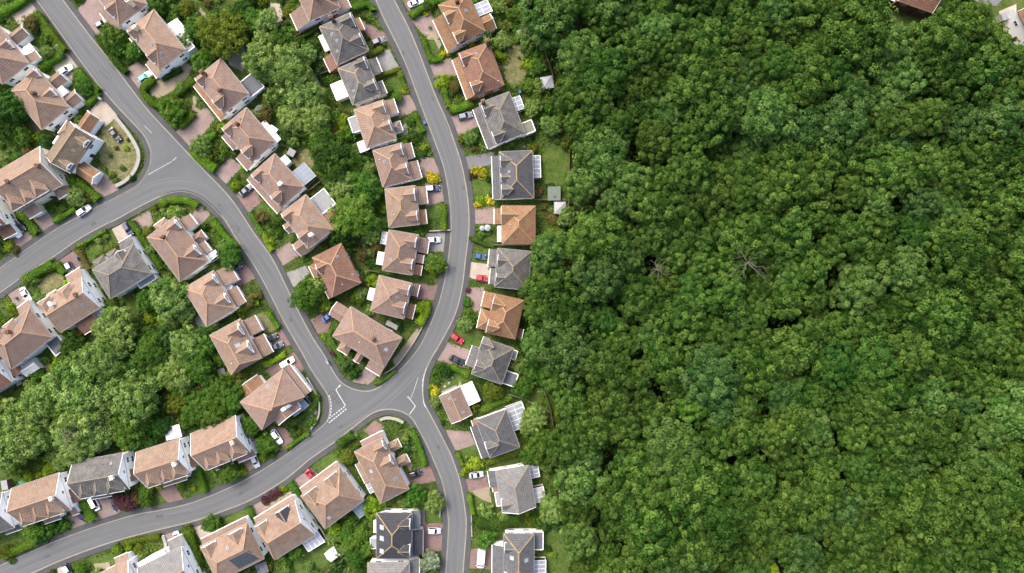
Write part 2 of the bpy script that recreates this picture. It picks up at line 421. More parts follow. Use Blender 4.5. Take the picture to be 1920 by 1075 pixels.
_ln = [0]
def lane(center, width_px, fade=10):
    _ln[0] += 1
    c = [Vector(W(*p)) for p in catmull(center, 6)]; h = width_px*S/2
    a = offset(c, h); b = offset(c, -h); cols = 6
    n = len(c); L = [0]
    for i in range(1, n): L.append(L[-1]+(c[i]-c[i-1]).length)
    v = []; f = []; uv = []; fd = []
    for i in range(n):
        for j in range(cols+1):
            t = j/cols; q = a[i].lerp(b[i], t); v.append((q.x, q.y, ROADZ+.0012*_ln[0])); uv.append((t, L[i]))
            fd.append(min(1, (L[i])/fade, (L[-1]-L[i])/fade))
    for i in range(n-1):
        for j in range(cols):
            q = i*(cols+1)+j; f.append((q, q+1, q+cols+2, q+cols+1))
    me = bpy.data.meshes.new('traffic_lane'); me.from_pydata(v, [], f); me.materials.append(MT['lane'])
    at = me.attributes.new('fade', 'FLOAT', 'POINT'); at.data.foreach_set('value', np.array(fd, np.float32))
    ul = me.uv_layers.new(name='UVMap'); idx = np.zeros(len(me.loops), np.int32); me.loops.foreach_get('vertex_index', idx)
    ul.data.foreach_set('uv', np.array(uv, np.float32)[idx].ravel()); me.update()
    o = obj('road_lane', me)
    if me.polygons[0].normal.z < 0: me.flip_normals()
    tag(o, kind='structure')
lane([(66,-40),(93,0),(138,58),(174,107),(220,168),(262,222),(300,268)], 33, 8)
lane([(400,365),(428,404),(459,442),(492,488),(519,534),(548,596),(586,660),(612,705),(632,742)], 30, 10)
lane([(704,-40),(722,0),(747,52),(786,131),(802,185),(835,268),(851,320),(861,383),(862.5,433),(857,484),(848,538),(836,585),(812,640),(782,682),(740,728),(690,768),(628,808),(563,849),(504,890),(448,926),(392,952),(317,972),(264,982),(189,1003),(113,1031),(34,1065),(-40,1098)], 30, 8)
lane([(792,775),(805,807),(829,857),(847,905),(856,956),(857,993),(852,1075),(848,1140)], 30, 10)
lane([(420,400),(385,362),(345,348),(300,352),(250,373),(200,400),(151,427),(103,455),(47,494),(0,526),(-60,566)], 31, 9)

# road patches, drain covers, markings
def strip(name, pts_px, w_px, z, mat, **kw):
    c = [Vector(W(*p)) for p in pts_px]; h = w_px*S/2
    return ribbon(name, offset(c, h), offset(c, -h), z, mat, **kw)
def ellipse_ring(px, py, r, w, z, mat, name):
    a = [Vector(W(px+r*math.cos(t*math.pi/14), py+r*math.sin(t*math.pi/14))) for t in range(29)]
    b = [Vector(W(px+(r-w)*math.cos(t*math.pi/14), py+(r-w)*math.sin(t*math.pi/14))) for t in range(29)]
    return ribbon(name, a, b, z, mat, kind='structure')
for (pts, w) in (([(428,418),(444,433)],1.6), ([(444,433),(452,426)],1.6), ([(622,742),(636,756)],1.8), ([(636,756),(645,745)],1.6), ([(190,125),(207,140)],1.8), ([(186,132),(203,150)],2), ([(205,120),(217,134)],1.5), ([(430,735),(436,742)],1.4)):
    if pts[0] != (430,735): strip('road_patch', pts, w, ROADZ+.008, MT['patch'], kind='structure')
rk = random.Random(9)
for (px, py, ang, ln) in ((846,250,70,60),(862,420,92,50),(800,160,62,50),(830,590,110,50),(500,505,58,60),(556,615,63,60),(480,460,56,40),(150,82,52,70),(232,190,52,50),(330,965,-8,60),(470,915,-28,60),(210,1000,-14,60),(60,1056,-22,60),(560,850,-38,60),(856,960,85,60),(850,1040,97,50),(130,440,-30,60),(60,487,-32,50),(700,762,-35,50),(762,700,-48,40),(730,40,66,50),(838,880,65,40)):
    a_ = R(ang); p_ = [(px+math.cos(a_)*ln*(t-.5)+rk.uniform(-1,1), py+math.sin(a_)*ln*(t-.5)+rk.uniform(-1,1)) for t in (0,.2,.4,.6,.8,1)]
    strip('tar_seam', p_, rk.uniform(.5,.9), ROADZ+.0085, MT['patch'], kind='structure')
for (px, py, w_, h_, ang) in ((812,186,9,5,60),(870,352,7,5,85),(300,968,14,6,-8),(452,925,8,5,-28),(90,1043,12,5,-20),(545,600,8,5,62),(176,420,10,5,-30),(822,838,9,5,60),(756,100,8,4,64),(640,800,8,5,-38),(852,505,6,9,10),(412,385,7,5,45)):
    a_ = R(ang); q = [Vector(W(px+x_*math.cos(a_)-y_*math.sin(a_), py+x_*math.sin(a_)+y_*math.cos(a_))) for x_, y_ in ((-w_,-h_),(w_,-h_),(w_,h_),(-w_,h_))]
    q = [Vector(W(px,py)).lerp(v, .5) for v in q]; sheet('road_patch', q, ROADZ+.0087, MT['patch'], kind='structure')
ellipse_ring(440, 431, 9, 1.6, ROADZ+.009, MT['patch'], 'road_patch'); ellipse_ring(623, 742, 9, 1.6, ROADZ+.009, MT['patch'], 'road_patch')
for (x, y) in ((456,461),(877,405),(876,452),(571,875),(210,145),(581,692),(770,300),(440,1000),(312,405)):
    if y == 300 or y == 1000: continue
    q = [Vector(W(x+dx, y+dy)) for dx, dy in ((-1.6,-1.1),(1.6,-1.1),(1.6,1.1),(-1.6,1.1))]
    sheet('drain_cover', q, ROADZ+.02, MT['patch'], kind='structure')
def dashes(a, b, n, w, duty=.6):
    a, b = Vector(a), Vector(b)
    for i in range(n):
        p = a.lerp(b, i/n); q = a.lerp(b, (i+duty)/n)
        strip('road_marking', [p, q], w, ROADZ+.012, MT['line'], kind='structure')
dashes((613,788), (648,761), 8, 2.0); dashes((617,793), (651,765.5), 8, 2.2)
dashes((279,327.5), (323,303), 9, 1.0, .8); strip('road_marking', [(324,302),(331,295.5)], 1., ROADZ+.012, MT['line'], kind='structure')
for pts, w in (([(630,731),(648,761)],1.4), ([(630,731),(633,727.5)],1.3), ([(634,726.5),(639,722)],2), ([(765,745),(770,750),(779,761.5),(768,777)],1.3), ([(770,748),(777,730),(784,708)],.7), ([(271,236),(285,250)],.7), ([(278,201),(282,206)],1.0), ([(764,744),(767,746)],2)):
    strip('road_marking', pts, w, ROADZ+.012, MT['line'], kind='structure')
def along(K, i0, i1, duty, n, w, off, mat, name):
    c = [Vector(p) for p in catmull(K[i0:i1], 8)]; L = [0]
    for i in range(1, len(c)): L.append(L[-1]+(c[i]-c[i-1]).length)
    def at(s):
        for i in range(1, len(c)):
            if L[i] >= s: return c[i-1].lerp(c[i], (s-L[i-1])/max(1e-6, L[i]-L[i-1]))
        return c[-1]
    for k in range(n):
        s0 = L[-1]*k/n; s1 = s0+L[-1]/n*duty
        p = [at(s0+(s1-s0)*t/2) for t in range(3)]
        d = (p[-1]-p[0]); 
        if d.length < .1: continue
        nn = Vector((-d.y, d.x)).normalized()*off
        strip(name, [q+nn for q in p], w, ROADZ+.012, mat, kind='structure')
# white dashes and old yellow lines that edge the crossroads
along([(616,742),(619,752),(620,764),(618,779),(611,792)], 0, 5, .62, 9, 1.7, -1.2, MT['line'], 'road_marking')
along([(634,712),(646,722),(662,731),(676,734)], 0, 4, .6, 7, 1.5, -1.5, MT['yellow'], 'road_marking')
along([(676,734),(690,735.5),(706,731),(716,725)], 0, 4, 1.0, 4, 2.2, -1.6, MT['yellow'], 'road_marking')
along([(702,775),(720,770),(740,770),(757,776),(771,786)], 0, 5, 1.0, 6, 2.2, -1.2, MT['yellow'], 'road_marking')
along([(799,690),(793,708),(791.5,725),(792.5,740),(794,757),(799,766)], 0, 6, .8, 8, 1.6, -1., MT['line'], 'road_marking')

# ------------------------------------------------------------ drives, lawns, soil
_zi = [0, 0]
def drive(kind, name, pts):
    _zi[0] += 1; q = [W(*p) for p in pts]
    sheet(name, q, .05+.0012*_zi[0], MT[kind], kind='structure'); occupy(q, 2)
def lawn(kind, pts):
    _zi[1] += 1; rr = random.Random(_zi[1]); c = catmull(pts+[pts[0]], 7)[:-1]; q = [W(p[0]+rr.uniform(-1.6,1.6), p[1]+rr.uniform(-1.6,1.6)) for p in c]
    sheet({'lawn':'lawn','dry':'dry_lawn','soil':'bare_soil'}[kind], q, .012+.0009*_zi[1], MT[kind], kind='structure'); occupy(q, 0 if kind == 'soil' else 1)
DR = [
 ('beige',[(52,-10),(72,21),(41,52),(20,28)]), ('beige',[(98,126),(128,97),(151,126),(136,140),(136,156),(119,152)]), ('beige',[(168,210),(193,178),(226,213),(198,238)]),
 ('pink',[(158,337),(186,312),(226,360),(187,377)]), ('pink',[(51,393),(77,380),(112,428),(77,442)]), ('pink',[(20,426),(44,424),(67,450),(38,472),(18,447)]),
 ('pink',[(143,20),(160,2),(195,-12),(215,20),(222,47),(205,70),(180,78)]), ('pink',[(240,122),(258,116),(298,142),(264,178),(246,160)]),
 ('tan',[(281,170),(289,156),(318,140),(348,118),(362,126),(352,146),(325,170),(300,184),(285,181)]),
 ('pink',[(330,248),(358,222),(385,200),(404,222),(385,248),(352,277)]), ('tan',[(362,180),(372,183),(366,200),(384,208),(378,216),(360,206)]),
 ('pink',[(400,330),(406,320),(428,290),(454,313),(425,345)]), ('rose',[(438,368),(470,343),(493,378),(462,402)]), ('pink',[(511,473),(543,454),(565,478),(528,500)]),
 ('greyd',[(534,513),(573,498),(583,511),(548,542)]), ('pink',[(372,382),(395,402),(372,428),(354,416)]),
 ('pink',[(247,413),(281,394),(288,418),(272,443)]), ('beige',[(210,430),(236,416),(252,441),(222,453)]), ('rose',[(108,489),(139,470),(158,499),(127,516)]),
 ('rose',[(433,515),(453,487),(482,521),(445,540)]), ('rose',[(517,626),(534,612),(550,645),(508,661),(493,640)]), ('rose',[(495,696),(551,660),(573,691),(548,708),(531,688),(511,706)]),
 ('rose',[(582,600),(612,582),(626,590),(615,622),(597,628)]), ('pink',[(660,716),(696,680),(714,693),(702,712),(690,722)]), ('pink',[(15,551),(38,538),(62,560),(32,582)]),
 ('greyd',[(700,104),(730,92),(750,130),(712,140)]), ('rose',[(668,32),(692,46),(722,62),(728,77),(702,87)]), ('pink',[(735,184),(765,175),(786,208),(748,221)]),
 ('pink',[(786,294),(813,297),(828,330),(788,332)]), ('pink',[(797,344),(830,347),(836,376),(798,388)]), ('greyd',[(798,438),(840,435),(838,472),(798,473)]),
 ('rose',[(776,531),(826,534),(819,564),(777,560)]), ('rose',[(750,-8),(800,-18),(793,12),(766,22)]), ('pink',[(770,38),(808,23),(828,63),(822,77),(794,66)]),
 ('tan',[(797,60),(818,60),(828,84),(823,93),(815,76),(800,74)]), ('pink',[(802,124),(846,109),(859,141),(816,153)]), ('pink',[(842,220),(883,207),(898,237),(857,257)]),
 ('darkd',[(866,296),(928,284),(922,309),(872,320)]), ('pink',[(884,391),(928,387),(927,420),(886,420)]), ('beige',[(880,491),(917,496),(919,530),(874,520)]),
 ('pink',[(870,540),(908,539),(904,581),(891,586),(864,570)]), ('pink',[(836,640),(882,657),(872,690),(818,675)]), ('pink',[(836,806),(881,809),(892,834),(850,847)]),
 ('rose',[(867,901),(912,889),(917,914),(873,923)]), ('tan',[(880,922),(918,912),(922,944),(904,937)]), ('rose',[(878,1031),(922,1023),(921,1067),(876,1066)]),
 ('rose',[(762,889),(808,872),(818,902),(768,912)]), ('rose',[(791,982),(833,980),(832,1032),(793,1036)]), ('pink',[(788,950),(796,950),(798,984),(792,984)]), ('pink',[(545,903),(583,878),(602,893),(588,906),(566,930)]),
 ('pink',[(463,950),(488,939),(512,967),(482,980)]), ('tan',[(494,951),(546,920),(550,938),(511,955)]), ('beige',[(360,986),(381,976),(409,1007),(380,1018)]),
 ('rose',[(456,864),(474,852),(492,876),(470,889)]), ('rose',[(506,800),(536,803),(553,829),(528,848)]), ('pink',[(121,969),(142,962),(167,985),(136,996)]),
 ('pink',[(161,939),(210,932),(228,959),(183,980)]), ('rose',[(294,919),(328,910),(345,937),(318,946)]), ('pink',[(307,1004),(327,994),(344,1018),(317,1038)]),
 ('beige',[(108,1066),(128,1055),(145,1080),(110,1085)]), ('rose',[(682,808),(703,788),(722,800),(700,824)]), ('tan',[(744,857),(757,850),(775,872),(770,884),(758,870)]),
 ('tan',[(176,1057),(205,1054),(208,1065),(180,1068)]), ('beige',[(507,5),(525,8),(532,38),(516,44),(506,28)]), ('greyd',[(425,105),(457,75),(462,120),(455,135),(430,122)]),
 ('tan',[(415,75),(372,20),(376,14),(422,70)]), ('tan',[(848,770),(862,713),(866,722),(858,772)]), ('greyd',[(826,735),(855,722),(862,727),(835,738)]), ('pink',[(395,598),(402,592),(414,608),(405,614)]),
 ('darkd',[(362,598),(375,590),(388,612),(378,620)]), ('tan',[(168,656),(182,630),(190,640),(176,664)]), ('greyd',[(745,250),(762,228),(766,248),(753,266)]), ('tan',[(736,676),(768,634),(782,616),(790,619),(776,648),(744,692)]), ('greyd',[(566,766),(588,753),(596,775),(574,787)]), ('darkd',[(1815,-30),(1905,-30),(1868,12),(1828,10)]), ('beige',[(1872,22),(1905,8),(1906,60),(1884,68)]),
]
for k, p in DR: drive(k, 'gravel_path' if k in ('tan',) else 'driveway', p)
LW = [
 ('dry',[(196,236),(218,226),(240,250),(258,272),(262,298),(252,326),(226,344),(190,305),(186,258)]), ('lawn',[(345,20),(362,12),(372,70),(366,95),(352,60)]),
 ('lawn',[(432,118),(452,108),(470,145),(448,158)]), ('lawn',[(497,222),(530,217),(540,246),(508,243)]), ('dry',[(548,298),(575,280),(590,300),(575,330),(556,315)]),
 ('lawn',[(478,392),(497,378),(520,405),(500,412)]), ('dry',[(70,530),(104,512),(120,530),(84,556)]), ('lawn',[(160,474),(184,456),(192,472),(170,492)]),
 ('dry',[(480,592),(500,585),(520,612),(500,626),(488,612)]), ('lawn',[(385,655),(405,645),(425,690),(410,700)]), ('lawn',[(228,580),(250,560),(270,570),(250,590)]),
 ('dry',[(80,690),(100,680),(112,712),(92,725)]), ('lawn',[(20,745),(50,722),(62,740),(30,765)]), ('lawn',[(800,75),(820,78),(826,92),(806,104),(795,88)]), ('dry',[(945,95),(975,85),(985,150),(952,155),(944,125)]),
 ('soil',[(985,172),(1008,160),(1045,190),(1052,232),(1010,240),(990,215)]), ('lawn',[(1018,275),(1062,275),(1062,340),(1020,340)]), ('lawn',[(886,340),(912,328),(918,362),(892,368)]),
 ('lawn',[(800,388),(828,380),(832,400),(804,412)]), ('lawn',[(888,470),(912,468),(916,493),(886,490)]), ('lawn',[(848,640),(868,612),(905,628),(892,658)]),
 ('lawn',[(824,712),(862,700),(866,722),(836,738)]), ('lawn',[(895,760),(935,735),(950,748),(910,768)]), ('lawn',[(975,735),(1000,720),(1022,742),(1010,760),(985,752)]),
 ('lawn',[(858,846),(892,836),(896,858),(866,862)]), ('lawn',[(886,930),(905,938),(910,962),(892,962)]), ('lawn',[(1014,1000),(1060,990),(1068,1070),(1032,1075)]),
 ('lawn',[(800,950),(826,960),(826,980),(800,978)]), ('lawn',[(888,1010),(912,1008),(914,1024),(890,1026)]), ('lawn',[(550,1045),(620,1010),(612,1060),(560,1080)]),
 ('lawn',[(420,975),(455,950),(462,980),(430,990)]), ('lawn',[(275,940),(300,920),(318,945),(285,952)]), ('lawn',[(168,1050),(205,1036),(218,1055),(180,1062)]),
 ('lawn',[(0,1000),(40,985),(60,1005),(10,1020)]), ('lawn',[(360,920),(372,890),(392,918),(370,930)]), ('lawn',[(300,112),(320,104),(325,120),(305,128)]), ('dry',[(48,240),(70,215),(82,242),(60,260)]),
 ('lawn',[(610,95),(632,108),(618,122),(600,112)]), ('lawn',[(640,165),(660,200),(640,205),(628,180)]), ('lawn',[(590,868),(625,850),(630,870),(600,880)]), 
 ('lawn',[(775,225),(790,215),(798,245),(780,250)]), ('lawn',[(722,140),(748,138),(756,165),(735,172)]), ('lawn',[(690,395),(712,385),(716,405),(694,410)]), ('lawn',[(535,405),(545,398),(556,440),(540,445)]),
]
for k, p in LW: lawn(k, p)
# ------------------------------------------------------------ houses
COURSE = .62
def clip(poly, v, keep_above):
    out = []
    for i in range(len(poly)):
        a, b = poly[i], poly[(i+1) % len(poly)]
        ia = (a[1] >= v-1e-9) if keep_above else (a[1] <= v+1e-9); ib = (b[1] >= v-1e-9) if keep_above else (b[1] <= v+1e-9)
        if ia: out.append(a)
        if ia != ib:
            t = (v-a[1])/(b[1]-a[1]); out.append((a[0]+t*(b[0]-a[0]), v))
    return out
def slope(mb, pts, m=0, lift=.07):
    """tiled slope: pts[0]->pts[1] is the eave; each course steps over the one below"""
    P = [Vector(p) for p in pts]; o = P[0]; ux = (P[1]-P[0]).normalized()
    nrm = None
    for k in range(2, len(P)):
        n = ux.cross(P[k]-o)
        if n.length > 1e-3: nrm = n.normalized(); break
    if nrm is None: return
    if nrm.z < 0: nrm = -nrm
    vx = nrm.cross(ux)
    if vx.z < 0: vx = -vx
    q = [((p-o).dot(ux), (p-o).dot(vx)) for p in P]
    vmax = max(x[1] for x in q); n = max(1, int(vmax/COURSE+.5)); dv = vmax/n
    for i in range(n):
        c = clip(clip(q, i*dv, True), (i+1)*dv, False)
        c2 = []
        for x in c:
            if not c2 or abs(x[0]-c2[-1][0])+abs(x[1]-c2[-1][1]) > 1e-5: c2.append(x)
        if len(c2) < 3: continue
        f = lambda u, v: o+ux*u+vx*v+nrm*(lift*(1-(v-i*dv)/dv)+.01)
        mb.poly([f(*x) for x in c2], m, [(x[0], x[1]) for x in c2])
        low = [x for x in c2 if abs(x[1]-i*dv) < 1e-4]
        if len(low) >= 2:
            a = min(low); b = max(low)
            p0 = o+ux*a[0]+vx*a[1]; p1 = o+ux*b[0]+vx*b[1]
            mb.poly([p0, p1, p1+nrm*(lift+.01), p0+nrm*(lift+.01)], m, [(a[0],0), (b[0],0), (b[0],.03), (a[0],.03)])

# shared window: 1 m square in the x-z plane facing -y
_w = MB()
for bx in ((-.5,-.42,-.5,.5), (.42,.5,-.5,.5), (-.42,.42,.42,.5), (-.42,.42,-.5,-.42), (-.03,.03,-.42,.42)): _w.box(bx[0], bx[1], -.07, .03, bx[2], bx[3])
WIN = _w.mesh('window', MT['upvc'])
_w = MB(); _w.box(-.42, .42, -.035, -.005, -.42, .42); PANE = _w.mesh('pane', MT['glass'])
_w = MB(); _w.box(-.5, .5, -.09, 0, 0, 2.05); _w.box(-.3, .3, -.11, -.09, 1.2, 1.8); DOOR = _w.mesh('front_door', MT['door'])
def window(parent, T, x, y, z, w, h, face):
    """face = rotation about z in the parent's frame of the outward normal (0 = -y)"""
    p = T(x, y, z); o = obj('window', WIN, parent, loc=p, rz=face); o.scale = (w, 1, h)
    obj('pane', PANE, o)

HOUSES = []
def house(k, lab, c, roof='pink', wall='white', hips=(1, 1), ex=(), ze=5.2, pitch=36, ridge=None, windows=True):
    cw = [Vector(W(p[0], p[1], ze)) for p in c]
    u = ((cw[1]-cw[0])+(cw[2]-cw[3])); d = ((cw[3]-cw[0])+(cw[2]-cw[1]))
    flip = u.x*d.y-u.y*d.x < 0
    if flip: u = -u
    L = (abs((cw[1]-cw[0]).length)+(cw[2]-cw[3]).length)/2; D = ((cw[3]-cw[0]).length+(cw[2]-cw[1]).length)/2
    u2 = u.normalized(); d2 = d.normalized(); v = Vector((-u2.y, u2.x)); d2 = (v+d2).normalized()   # square the plan, sharing the error
    u2 = Vector((d2.y, -d2.x)); ang = math.atan2(u2.y, u2.x)
    ctr = sum(cw, Vector((0, 0)))/4
    hp = (hips[1], hips[0]) if flip else hips
    root = empty('house', (ctr.x, ctr.y, 0), ang, label=lab, cat='house', group='houses along the curving roads')
    H = dict(k=k, root=root, L=L, D=D, c=ctr, u=u2, v=Vector((-u2.y, u2.x)), ang=ang); HOUSES.append(H)
    tn = math.tan(R(pitch)); zr = ze+tn*D/2; i0 = hp[0]*D/2; i1 = hp[1]*D/2
    rm = RM[roof]; wm = MT[wall]; rg = MT[ridge or RIDGE[roof]]
    o = .38; hl, hd = L/2, D/2
    occ = [ctr+u2*a+H['v']*b for a, b in ((-hl,-hd), (hl,-hd), (hl,hd), (-hl,hd))]; occupy(occ, 3)
    # walls
    g0 = .1 if hp[0] == 0 else o; g1_ = .1 if hp[1] == 0 else o
    mb = MB(); mb.box(-hl+g0, hl-g1_, -hd+o, hd-o, 0, ze+o*tn-.05)
    for s, h in ((-1, hp[0]), (1, hp[1])):
        if h == 0:
            x = s*(hl-.1); za = ze+o*tn-.05
            mb.poly([(x,-hd+o,za), (x,hd-o,za), (x,0,zr-.06)]); mb.poly([(x-s*.2,-hd+o,za), (x-s*.2,hd-o,za), (x-s*.2,0,zr-.06)])
    mb.build('wall', wm, root)
    # roof
    mb = MB(); ra = (-hl+i0, 0, zr); rb = (hl-i1, 0, zr)
    A, B, Cc, Dd = (-hl,-hd,ze), (hl,-hd,ze), (hl,hd,ze), (-hl,hd,ze)
    slope(mb, [A, B, rb, ra]); slope(mb, [Cc, Dd, ra, rb])
    if i0 > 0: slope(mb, [Dd, A, ra])
    if i1 > 0: slope(mb, [B, Cc, rb])
    mb.poly([A, Dd, Cc, B])          # soffit
    roofo = mb.build('roof', rm, root)
    caps = [(ra, rb)]
    if i0 > 0: caps += [(A, ra), (Dd, ra)]
    if i1 > 0: caps += [(B, rb), (Cc, rb)]
    for a, b in caps:
        m2 = MB(); z = Vector((0,0,.07)); m2.bar(Vector(a)+z, Vector(b)+z, .27, .13); m2.build('ridge_cap', rg, roofo)
    gm = MB()
    g = .07
    gm.bar((-hl,-hd-g,ze-.03), (hl,-hd-g,ze-.03), .13, .14); gm.bar((-hl,hd+g,ze-.03), (hl,hd+g,ze-.03), .13, .14)
    if i0 > 0: gm.bar((-hl-g,-hd,ze-.03), (-hl-g,hd,ze-.03), .13, .14)
    if i1 > 0: gm.bar((hl+g,-hd,ze-.03), (hl+g,hd,ze-.03), .13, .14)
    gm.build('gutter', MT['gutterd'] if roof in ('orange', 'red', 'olive') else MT['metal'], root)
    for s, h in ((-1, hp[0]), (1, hp[1])):
        if h == 0:
            bm_ = MB(); x = s*(hl+.03)
            bm_.bar((x,-hd,ze+.02), (x,0,zr+.02), .12, .22); bm_.bar((x,hd,ze+.02), (x,0,zr+.02), .12, .22)
            bm_.build('bargeboard', MT['upvc'], roofo)
    # frames of the four sides: x along the side, y into the house, z up
    def side(s):
        if flip and s in 'lr': s = 'r' if s == 'l' else 'l'
        if s == 'f': return L, (lambda x, y, z: (x, -hd+y, z)), tn, 0.
        if s == 'b': return L, (lambda x, y, z: (x, hd-y, z)), tn, math.pi
        if s == 'l': return D, (lambda x, y, z: (-hl+y, x, z)), (tn if hp[0] == 1 else ((zr-ze)/i0 if i0 else None)), -math.pi/2
        return D, (lambda x, y, z: (hl-y, x, z)), (tn if hp[1] == 1 else ((zr-ze)/i1 if i1 else None)), math.pi/2
    def ux(s, a):
        return 1-a if (flip and s in 'fb') else a
    def world_rect(T, x0, x1, y0, y1):
        return [ctr+u2*p[0]+H['v']*p[1] for p in (T(x0,y0,0), T(x1,y0,0), T(x1,y1,0), T(x0,y1,0))]
    occupied_front = []
    for e in ex:
        t = e[0]
        if t in ('d', 'hd'):
            _, s, a, w = e[:4]; back = e[4] if len(e) > 4 else .55; dm = RM[e[5]] if len(e) > 5 else rm
            Ls, T, ts, face = side(s); ts = ts or tn
            w *= 1.12 if t == 'd' else 1.22
            x = (ux(s, a)-.5)*Ls; yf = back if t == 'd' else .25; z0 = ze+yf*ts; zd = z0+(.85 if t == 'd' else 1.15); zt = zd+w/2*math.tan(R(42))
            y1 = (zd-ze)/ts; y2 = (zt-ze)/ts
            m1 = MB(T); m1.poly([(x-w/2+.1,yf,z0-.3), (x+w/2-.1,yf,z0-.3), (x+w/2-.1,yf,zd)] + ([(x,yf,zt-.12)] if t == 'd' else []) + [(x-w/2+.1,yf,zd)])
            for q in (-1, 1): m1.poly([(x+q*(w/2-.1),yf,z0-.2), (x+q*(w/2-.1),yf,zd), (x+q*(w/2-.1),y1,zd)])
            dn = m1.build('dormer', wm, root)
            m1 = MB(T); rf = yf-.25+(w*.42 if t == 'hd' else 0)
            for q in (-1, 1): slope(m1, [(x+q*w/2,yf-.25,zd), (x+q*w/2,y1,zd), (x,y2,zt), (x,rf,zt)])
            if t == 'hd': slope(m1, [(x-w/2,yf-.25,zd), (x+w/2,yf-.25,zd), (x,rf,zt)])
            m1.build('dormer_roof', dm, dn)
            m1 = MB(T); m1.bar((x,rf,zt+.05), (x,y2,zt+.05), .22, .1)
            for q in (-1, 1):
                m1.bar((x+q*w/2,y1,zd+.06), (x,y2,zt+.06), .2, .09)
                if t == 'hd': m1.bar((x+q*w/2,yf-.25,zd+.05), (x,rf,zt+.05), .2, .1)
            m1.build('dormer_ridge', MT[RIDGE[roof]], dn)
            if t == 'd':
                m1 = MB(T)
                for q in (-1, 1): m1.bar((x+q*w/2,yf-.27,zd+.03), (x,yf-.27,zt+.03), .12, .18)
                m1.bar((x-w/2,yf-.1,z0+.02), (x+w/2,yf-.1,z0+.02), .34, .1)
                m1.build('dormer_fascia', MT['upvc'], dn)
            else:
                m1 = MB(T); m1.bar((x-w/2,yf-.33,zd-.02), (x+w/2,yf-.33,zd-.02), .16, .12); m1.build('dormer_fascia', MT['upvc'], dn)
            window(dn, T, x, yf-.03, z0+.42, w*.6, .8, face)
        elif t == 'w':
            _, s, a0, a1, dpt, kind = e[:6]; mat = RM.get(e[6], rm) if len(e) > 6 and e[6] else rm; zt = e[7] if len(e) > 7 else 2.7
            fas = MT[e[8]] if len(e) > 8 else MT['upvc']
            Ls, T, ts, face = side(s)
            x0, x1 = sorted(((ux(s,a0)-.5)*Ls, (ux(s,a1)-.5)*Ls)); w = x1-x0; xm = (x0+x1)/2
            occupy(world_rect(T, x0, x1, -dpt, 0), 3)
            m1 = MB(T)
            if kind == 'flat': m1.box(x0+.1, x1-.1, -dpt+.1, o, 0, zt-.1)
            else: m1.box(x0+.2, x1-.2, -dpt+.2, o, 0, zt+.02)
            if kind == 'gable':
                zg = zt+w/2*math.tan(R(36)); m1.poly([(x0+.2,-dpt+.2,zt), (x1-.2,-dpt+.2,zt), (xm,-dpt+.2,zg-.1)])
            if kind == 'lean':
                zl = zt+min(dpt+o, 9)*math.tan(R(24)); zl = min(zl, ze-.1)
                for q in (x0+.2, x1-.2): m1.poly([(q,-dpt+.2,zt), (q,o,zt), (q,o,zl-.1)])
            wn_ = m1.build('wing', wm, root)
            m1 = MB(T); f1 = MB(T); r1 = MB(T)
            if kind == 'lean':
                slope(m1, [(x0,-dpt-.15,zt-.05), (x1,-dpt-.15,zt-.05), (x1,o,zl), (x0,o,zl)])
                f1.bar((x0,-dpt-.22,zt-.05), (x1,-dpt-.22,zt-.05), .17, .2)
            elif kind == 'flat':
                m1.box(x0+.12, x1-.12, -dpt+.12, o, zt-.1, zt)
                f1.bar((x0,-dpt,zt), (x1,-dpt,zt), .22, .3); f1.bar((x0+.05,-dpt,zt), (x0+.05,o,zt), .22, .3); f1.bar((x1-.05,-dpt,zt), (x1-.05,o,zt), .22, .3)
            else:
                yb = o
                if zg if kind == 'gable' else True:
                    zg = zt+w/2*math.tan(R(36))
                    if zg > ze and ts: yb = (zg-ze)/ts
                rf = -dpt-.15+(w*.45 if kind == 'hip' else 0)
                for q in (x0, x1): slope(m1, [(q,-dpt-.15,zt), (q,o,zt), (xm,yb,zg), (xm,rf,zg)])
                if kind == 'hip':
                    slope(m1, [(x0,-dpt-.15,zt), (x1,-dpt-.15,zt), (xm,rf,zg)])
                    f1.bar((x0,-dpt-.24,zt-.03), (x1,-dpt-.24,zt-.03), .2, .2)
                    r1.bar((x0,-dpt-.15,zt+.06), (xm,rf,zg+.06), .2, .1); r1.bar((x1,-dpt-.15,zt+.06), (xm,rf,zg+.06), .2, .1)
                else:
                    for q in (x0, x1): f1.bar((q,-dpt-.2,zt+.03), (xm,-dpt-.2,zg+.03), .18, .22)
                r1.bar((xm,rf,zg+.07), (xm,yb,zg+.07), .22, .11)
            m1.build('wing_roof', mat if kind != 'flat' else (MT[e[6]] if len(e) > 6 and e[6] in MT else MT['felt']), wn_)
            if f1.f: f1.build('fascia', fas, wn_)
            if r1.f: r1.build('wing_ridge', rg, wn_)
            if s == 'f' and w > 3.2 and kind != 'flat':
                g1 = MB(T); g1.box(xm-1.2, xm+1.2, -dpt+.12, -dpt+.2, 0, 2.1)
                for kk in range(5): g1.box(xm-1.15, xm+1.15, -dpt+.08, -dpt+.12, .1+kk*.4, .42+kk*.4)
                g1.build('garage_door', MT['upvc'], wn_)
            else: window(wn_, T, xm, -dpt+(.05 if kind == 'flat' else .17), 1.4, min(1.6, w*.5), 1.0, face)
        elif t == 'c':
            _, s, a0, a1, dpt, style = e[:6]; Ls, T, ts, face = side(s)
            x0, x1 = sorted(((ux(s,a0)-.5)*Ls, (ux(s,a1)-.5)*Ls)); occupy(world_rect(T, x0, x1, -dpt, 0), 3)
            z0, z1 = 2.35, 2.95; fm = MB(T); fmat = MT['upvc'] if style != 'blue' else MT['metal']
            fm.box(x0, x1, -dpt, -dpt+.12, 0, .6); fm.box(x0, x0+.12, -dpt, o, 0, .6); fm.box(x1-.12, x1, -dpt, o, 0, .6)
            n = max(2, round((x1-x0)/1.25))
